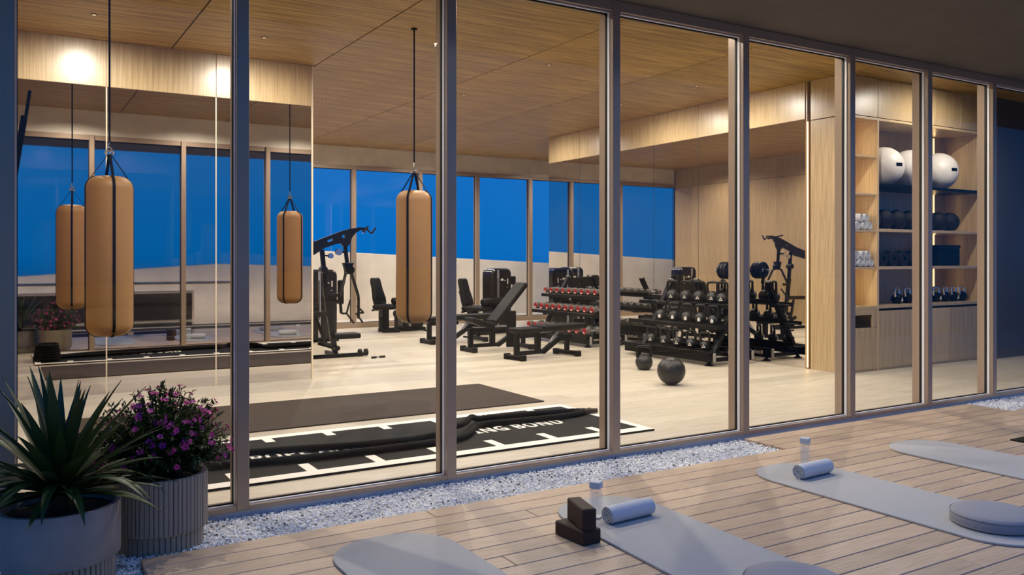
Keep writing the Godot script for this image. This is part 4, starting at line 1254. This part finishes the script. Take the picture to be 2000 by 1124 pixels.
	obj(t, "base_cross", G.new().bar(v3(4.05, 0.03, -0.35), v3(4.05, 0.03, 0.20), 0.05, 0.05), m.black)
	for dx in [0.0, 0.09]:
		obj(t, "end_knob", G.new().lathe([Vector2(0, -0.02), Vector2(0.05, -0.02), Vector2(0.05, 0.02), Vector2(0, 0.02)], 12, Transform3D(Basis(Vector3.BACK, PI / 2), v3(4.37 + dx, 0.055, 0.18))), m.rubber)
	obj(t, "seat_pad", G.new().soft(v3(4.21, 0.29, 0.02), v3(0.38, 0.075, 0.26), 0.02), m.pad)
	obj(t, "seat_knob", G.new().ball(v3(4.05, 0.30, 0.10), 0.028, 14), m.silver, "bright seat pin")
	obj(t, "leg_roller", G.new().tube([v3(3.80, 0.215, 0.05), v3(4.0, 0.15, 0.10)], 0.035, 14), m.pad)
	obj(t, "leg_roller", G.new().tube([v3(4.05, 0.13, 0.0), v3(4.05, 0.13, 0.16)], 0.035, 14), m.pad)
	obj(t, "leg_arm", G.new().bar(v3(3.78, 0.56, 0), v3(3.92, 0.18, 0.04), 0.04, 0.05), m.shroud)
	obj(t, "cross_arm", G.new().bar(v3(3.35, 0.60, 0), v3(3.95, 0.61, 0), 0.06, 0.07), m.shroud)
	obj(t, "cross_arm", G.new().bar(v3(3.93, 0.87, 0), v3(4.14, 0.88, 0.05), 0.04, 0.05), m.shroud)

func small_things() -> void:
	var kb := thing("floor_kettlebell", "black kettlebell standing alone on the floor beside the ball", "kettlebell", v3(6.90, 0, -8.20), -0.42)
	kettlebell_parts(kb, 0.108, 0.31, m.iron, m.black_metal, false)
	var sb := thing("slam_ball", "large black slam ball on the floor in front of the kettlebell rack", "slam ball", v3(6.33, 0, -7.06), 0.4)
	obj(sb, "ball", G.new().ball(v3(0, 0.155, 0), 0.155, 40), m.iron)
	var dots := G.new()
	for i in 14:
		var a := TAU * i / 14
		for b in [0.35, 0.95]:
			var d := v3(cos(a) * cos(b), sin(b), sin(a) * cos(b))
			dots.soft(v3(0, 0.155, 0) + d * 0.155, v3(0.014, 0.014, 0.014), 0.007, Basis.IDENTITY, 2)
	obj(sb, "grip_studs", dots, m.rubber)
	obj(sb, "valve", G.new().rod(v3(0.05, 0.155 + 0.14, 0.045), v3(0.0525, 0.155 + 0.15, 0.047), 0.008), m.black)
	var gp := thing("hand_gripper", "small black handle with bright middle lying on the floor before the multi gym", "handle", v3(4.50, 0.014, -11.1), 0.35)
	obj(gp, "grip", G.new().rod(v3(-0.10, 0, 0), v3(-0.025, 0, 0.01), 0.0145), m.rubber)
	obj(gp, "grip", G.new().rod(v3(0.035, 0, 0.015), v3(0.12, 0, 0.03), 0.0145), m.rubber)
	obj(gp, "link", G.new().rod(v3(-0.03, 0, 0.01), v3(0.04, 0, 0.015), 0.008), m.chrome)
	# a slanted pole by the corner post
	var pl := thing("boxing_boom", "slanted black pole rising beside the corner post in front of the mirror", "pole", v3(-0.20, 0, -6.0))
	obj(pl, "base", G.new().lathe([Vector2(0, 0), Vector2(0.15, 0), Vector2(0.145, 0.02), Vector2(0.05, 0.045), Vector2(0.03, 0.12), Vector2(0, 0.12)], 28), m.rubber)
	obj(pl, "pole", G.new().bar(v3(0.0, 0.08, 0), v3(0.315, 2.28, 0), 0.05, 0.036), m.black)
	obj(pl, "tip", G.new().bar(v3(0.30, 2.10, 0), v3(0.345, 2.44, 0), 0.018, 0.02), m.black)

func rounded(w: float, l: float, r: float, q := 10) -> PackedVector2Array:
	var p := PackedVector2Array()
	for c in 4:
		var s := Vector2([1, -1, -1, 1][c], [1, 1, -1, -1][c])
		for i in q + 1:
			var a := PI / 2 * (c + float(i) / q)
			p.append(Vector2(s.x * (w / 2 - r), s.y * (l / 2 - r)) + Vector2(cos(a), sin(a)) * r)
	return p

func yoga() -> void:
	var flat := Basis(Vector3.RIGHT, PI / 2)
	var k := 0
	for c in [[1.63, "grey yoga mat nearest the planters, cut off by the picture edge", 0.0], [2.89, "grey yoga mat with the brown blocks at its head", -0.06], [4.51, "grey yoga mat in the middle with a towel, bottle and round cushion", 0.0], [5.93, "grey yoga mat furthest from the planters, with nothing on it", 0.0]]:
		var o := one("yoga_mat", c[1], "yoga mat", G.new().prism(rounded(0.62, 1.84, 0.28), 0.012, Transform3D(flat, Vector3.ZERO), 0.003, true), m.yoga_mat, v3(c[0], -0.03 + 0.0065, -3.11), "yoga mats on the deck")
		o.rotation.y = c[2]
		k += 1
	for t in [[v3(2.91, -0.017 + 0.047, -3.585), 0.07, "pale rolled towel beside the brown blocks"], [v3(4.515, -0.017 + 0.047, -3.675), 0.07, "pale rolled towel in front of the further water bottle"]]:
		var o := thing("hand_towel", t[2], "towel", t[0], t[1], "rolled towels on the yoga mats")
		towel_parts(o, 0.315, 0.047, 3)
	for b in [[v3(2.775, -0.017, -3.70), 0.55, "square glass water bottle with pale cap behind the brown blocks"], [v3(4.66, -0.017, -3.86), 0.45, "square glass water bottle with pale cap behind the further towel"]]:
		var o := thing("water_bottle", b[2], "bottle", b[0], b[1], "glass water bottles")
		obj(o, "glass_body", G.new().box(v3(0, 0.078, 0), v3(0.058, 0.155, 0.058), 0.006), m.bottle_glass)
		obj(o, "inner_glass", G.new().box(v3(0, 0.072, 0), v3(0.040, 0.128, 0.040), 0.006), m.bottle_glass)
		obj(o, "base_glass", G.new().box(v3(0, 0.006, 0), v3(0.054, 0.008, 0.054), 0.002), m.bead)
		obj(o, "cap", G.new().box(v3(0, 0.180, 0), v3(0.060, 0.038, 0.060), 0.004), m.towel)
	var b0 := one("yoga_block", "dark brown yoga block lying flat under the other one", "yoga block", G.new().box(v3(0, 0.036, 0), v3(0.115, 0.072, 0.235), 0.006), m.cork_dark, v3(2.512, -0.03, -3.505), "yoga blocks")
	b0.rotation.y = 0.06
	var b1 := one("yoga_block", "dark brown yoga block standing on its long edge, topmost of the two", "yoga block", G.new().box(v3(0, 0.055, 0), v3(0.075, 0.11, 0.225), 0.006), m.cork_dark, v3(2.525, 0.0425, -3.49), "yoga blocks")
	b1.rotation.y = -0.26
	for c in [[4.53, -2.515, "round grey meditation cushion on the middle yoga mat"], [2.86, -2.42, "round grey meditation cushion on the mat with the brown blocks, cut off below"]]:
		var o := thing("meditation_cushion", c[2], "cushion", v3(c[0], -0.017, c[1]), 0.0, "round cushions on the yoga mats")
		var r := 0.212
		var p := [Vector2(0, 0.0), Vector2(r - 0.01, 0.0), Vector2(r - 0.002, 0.006), Vector2(r, 0.016), Vector2(r + 0.003, 0.035), Vector2(r, 0.054), Vector2(r - 0.006, 0.064), Vector2(r - 0.02, 0.071), Vector2(r * 0.6, 0.077), Vector2(0, 0.08)]
		obj(o, "cover", G.new().lathe(p, 56), m.cushion)
		for y in [0.012, 0.058]:
			var P := []
			for i in 56:
				P.append(v3(cos(TAU * i / 56) * (r + 0.001), y, sin(TAU * i / 56) * (r + 0.001)))
			obj(o, "piping", G.new().tube(P, 0.003, 6, true), m.cushion)
	one("dark_pad", "thin dark pad on the deck at the picture edge past the last mat", "pad", G.new().box(v3(0, 0.006, 0), v3(0.40, 0.012, 0.12), 0.003), m.mat_black, v3(6.96, -0.03, -3.57))

func ribs(g: G, c: Vector3, r: float, y0: float, y1: float, n: int, w: float) -> void:
	for i in n:
		var a := TAU * i / n
		var d := v3(cos(a), 0, sin(a))
		g.box(c + d * r + v3(0, (y0 + y1) / 2, 0), v3(w, y1 - y0, 0.014), 0.004, Basis(v3(-d.z, 0, d.x), Vector3.UP, d))

func planters() -> void:
	var gy := -0.056
	# pot A: smooth drum over a ribbed foot
	var a := thing("planter", "round smooth concrete planter with the spiky plant", "planter", v3(0.22, gy, -4.29))
	obj(a, "drum", G.new().lathe([Vector2(0.0, 0.12), Vector2(0.245, 0.12), Vector2(0.25, 0.126), Vector2(0.25, 0.351), Vector2(0.247, 0.356), Vector2(0.228, 0.356), Vector2(0.225, 0.35), Vector2(0.222, 0.318)], 64), m.concrete)
	obj(a, "soil", G.new().lathe([Vector2(0.224, 0.318), Vector2(0.15, 0.326), Vector2(0, 0.332)], 40), m.soil)
	for i in 56:
		var an := TAU * i / 56
		var d := v3(cos(an), 0, sin(an))
		obj(a, "rib", G.new().box(d * 0.221 + v3(0, 0.06, 0), v3(0.020, 0.12, 0.014), 0.003, Basis(v3(-d.z, 0, d.x), Vector3.UP, d)), m.ribbed)
	obj(a, "foot_core", G.new().lathe([Vector2(0, 0), Vector2(0.216, 0), Vector2(0.216, 0.12)], 48), m.ribbed)
	# pot B: ribbed drum and foot
	var b := thing("planter", "round ribbed planter with the pink flowering bush", "planter", v3(0.69, gy, -4.585))
	obj(b, "drum_core", G.new().lathe([Vector2(0, 0.10), Vector2(0.212, 0.10), Vector2(0.212, 0.37), Vector2(0.196, 0.37), Vector2(0.194, 0.33)], 48), m.ribbed)
	for i in 62:
		var an := TAU * i / 62
		var d := v3(cos(an), 0, sin(an))
		var w := rnd.randf_range(0.0165, 0.0215)
		obj(b, "rib", G.new().box(d * (0.214 + rnd.randf() * 0.003) + v3(0, 0.235, 0), v3(w, 0.274, 0.014), 0.003, Basis(v3(-d.z, 0, d.x), Vector3.UP, d)), m.ribbed)
	for i in 48:
		var an := TAU * i / 48
		var d := v3(cos(an), 0, sin(an))
		obj(b, "foot_rib", G.new().box(d * 0.196 + v3(0, 0.049, 0), v3(0.022, 0.098, 0.012), 0.003, Basis(v3(-d.z, 0, d.x), Vector3.UP, d)), m.ribbed)
	obj(b, "foot_core", G.new().lathe([Vector2(0, 0), Vector2(0.192, 0), Vector2(0.192, 0.10)], 40), m.ribbed)
	obj(b, "soil", G.new().lathe([Vector2(0.196, 0.33), Vector2(0.1, 0.345), Vector2(0, 0.35)], 32), m.soil)
	yucca(v3(0.22, gy + 0.33, -4.29))
	bush(v3(0.69, gy + 0.34, -4.585))

# one sword leaf: keel-folded blade bending under its weight
func blade(dir: float, lift: float, l: float, w: float, droop: float) -> G:
	var g := G.new()
	var out := v3(cos(dir), 0, sin(dir))
	var side := v3(-sin(dir), 0, cos(dir))
	var n := 12
	var p := out * 0.02
	var ang := lift
	var prev := []
	for i in n + 1:
		var f := float(i) / n
		var wd := w * (0.55 + 0.45 * sin(minf(f * 2.6, PI / 2))) * (1.0 if f < 0.45 else pow(maxf(0.0, 1.0 - (f - 0.45) / 0.55), 0.8))
		wd = maxf(wd, 0.0012)
		var t := out * cos(ang) + Vector3.UP * sin(ang)
		var nn := Vector3.UP * cos(ang) - out * sin(ang)
		var L := p + side * wd * 0.5 + nn * wd * 0.16
		var Rr := p - side * wd * 0.5 + nn * wd * 0.16
		var cur := [L, p, Rr, (nn - side * 0.32).normalized(), nn, (nn + side * 0.32).normalized(), p - nn * 0.0025]
		if i > 0:
			for s in 2:
				g.squad(prev[s], prev[s + 1], cur[s + 1], cur[s], prev[3 + s], prev[4 + s], cur[4 + s], cur[3 + s])
				var q0: Vector3 = prev[0] if s == 0 else prev[2]
				var q1: Vector3 = cur[0] if s == 0 else cur[2]
				g.squad(q0, prev[6], cur[6], q1, -prev[4], -prev[4], -cur[4], -cur[4])
		prev = cur
		p += t * l / n
		ang -= droop / n * (0.35 + 1.3 * f)
	return g

func yucca(at: Vector3) -> void:
	var t := thing("spiky_plant", "dark green spiky plant with long sword leaves in the smooth planter", "plant", at)
	obj(t, "stem", G.new().lathe([Vector2(0, -0.03), Vector2(0.04, -0.03), Vector2(0.034, 0.06), Vector2(0.015, 0.11), Vector2(0, 0.12)], 14), m.stem)
	var n := 64
	for i in n:
		var f := float(i) / (n - 1)
		var dir := i * 2.39996
		var lift := lerpf(1.50, 0.06, pow(f, 0.80)) + rnd.randf_range(-0.08, 0.08)
		var l := lerpf(0.52, 0.46, f) * rnd.randf_range(0.86, 1.10)
		var o := obj(t, "leaf", blade(dir, lift, l, rnd.randf_range(0.050, 0.070), lerpf(0.12, 0.66, f) * rnd.randf_range(0.6, 1.3)), m["blade%d" % (rnd.randi() % 3)])
		o.position = v3(0, 0.115 - 0.055 * f, 0)
	# older leaves that arch over the rim
	for i in 16:
		var o := obj(t, "leaf", blade(i * 0.3927 + rnd.randf() * 0.25, rnd.randf_range(0.15, 0.4), rnd.randf_range(0.42, 0.50), rnd.randf_range(0.05, 0.072), rnd.randf_range(1.0, 1.6)), m["blade%d" % (rnd.randi() % 3)])
		o.position = v3(0, 0.11, 0)

func bush(at: Vector3) -> void:
	var t := thing("flowering_bush", "bushy plant full of small magenta flowers in the ribbed planter", "plant", at)
	var c := v3(0, 0.17, 0)
	var stems := G.new()
	var leaves := [G.new(), G.new(), G.new()]
	var flowers := []
	for i in 3:
		var g := G.new()
		for q in 5:
			var a := TAU * q / 5
			var d := v3(cos(a), 0, sin(a))
			var s := v3(-sin(a), 0, cos(a))
			var nrm := (Vector3.UP - d * 0.3).normalized()
			g.squad(d * 0.002, d * 0.011 + s * 0.0075 + v3(0, 0.003, 0), d * 0.0185 + v3(0, 0.0015 + 0.002 * i, 0), d * 0.011 - s * 0.0075 + v3(0, 0.003, 0), nrm, nrm, nrm, nrm)
		g.ball(v3(0, 0.002, 0), 0.0028, 6)
		flowers.append(g.mesh())
	for k in 430:
		# shoot ends spread over a broad dome
		var az := rnd.randf() * TAU
		var el := asin(rnd.randf_range(-0.42, 1.0))
		var d := v3(cos(az) * cos(el), sin(el), sin(az) * cos(el))
		var rad := v3(0.325, 0.285, 0.25)
		var end := c + v3(d.x * rad.x, d.y * rad.y, d.z * rad.z) * rnd.randf_range(0.72, 1.08)
		if end.z > 0.0 and end.y < 0.02: end.y += 0.02
		if at.z + end.z < -4.80: end.z = -4.80 - at.z + rnd.randf() * 0.03
		var base := v3(d.x * 0.07, 0.0, d.z * 0.07)
		var mid := base.lerp(end, 0.55) + v3(0, 0.06, 0)
		stems.tube([base, mid, end], 0.0014, 4)
		for q in 34:
			var f := rnd.randf_range(0.25, 1.0)
			var p := base.lerp(mid, f / 0.55) if f < 0.55 else mid.lerp(end, (f - 0.55) / 0.45)
			var ld := (d + v3(rnd.randf() - 0.5, rnd.randf() - 0.45, rnd.randf() - 0.5) * 2.0).normalized()
			var ls := ld.cross(v3(rnd.randf() - 0.5, 1, rnd.randf() - 0.5)).normalized()
			var l := rnd.randf_range(0.018, 0.036)
			var nn := ls.cross(ld).normalized()
			var g: G = leaves[rnd.randi() % 3]
			var tip := p + ld * l
			var h := p + ld * l * 0.45
			g.tri(p, h + ls * l * 0.22, h - ls * l * 0.22, nn, nn, nn)
			g.tri(h + ls * l * 0.19, tip, h - ls * l * 0.19, nn, nn, nn)
		if k < 190:
			for e in (2 if k % 5 == 0 else 1):
				var o := obj(t, "flower", flowers[rnd.randi() % 3], m["flower%d" % (rnd.randi() % 3)])
				var nn := (d + v3(rnd.randf() - 0.5, rnd.randf() - 0.3, rnd.randf() - 0.5) * 0.9).normalized()
				var X: Basis = Basis.looking_at(nn, Vector3.RIGHT if absf(nn.y) > 0.9 else Vector3.UP) * Basis(Vector3.RIGHT, -PI / 2)
				o.transform = Transform3D(X.scaled(Vector3.ONE * rnd.randf_range(0.8, 1.15)), end + d * 0.006 + v3(rnd.randf() - 0.5, rnd.randf() - 0.5, rnd.randf() - 0.5) * 0.03 * e)
	obj(t, "stems", stems, m.stem).set_meta("kind", "stuff")
	for i in 3:
		obj(t, "foliage", leaves[i], m["leaf%d" % i]).set_meta("kind", "stuff")
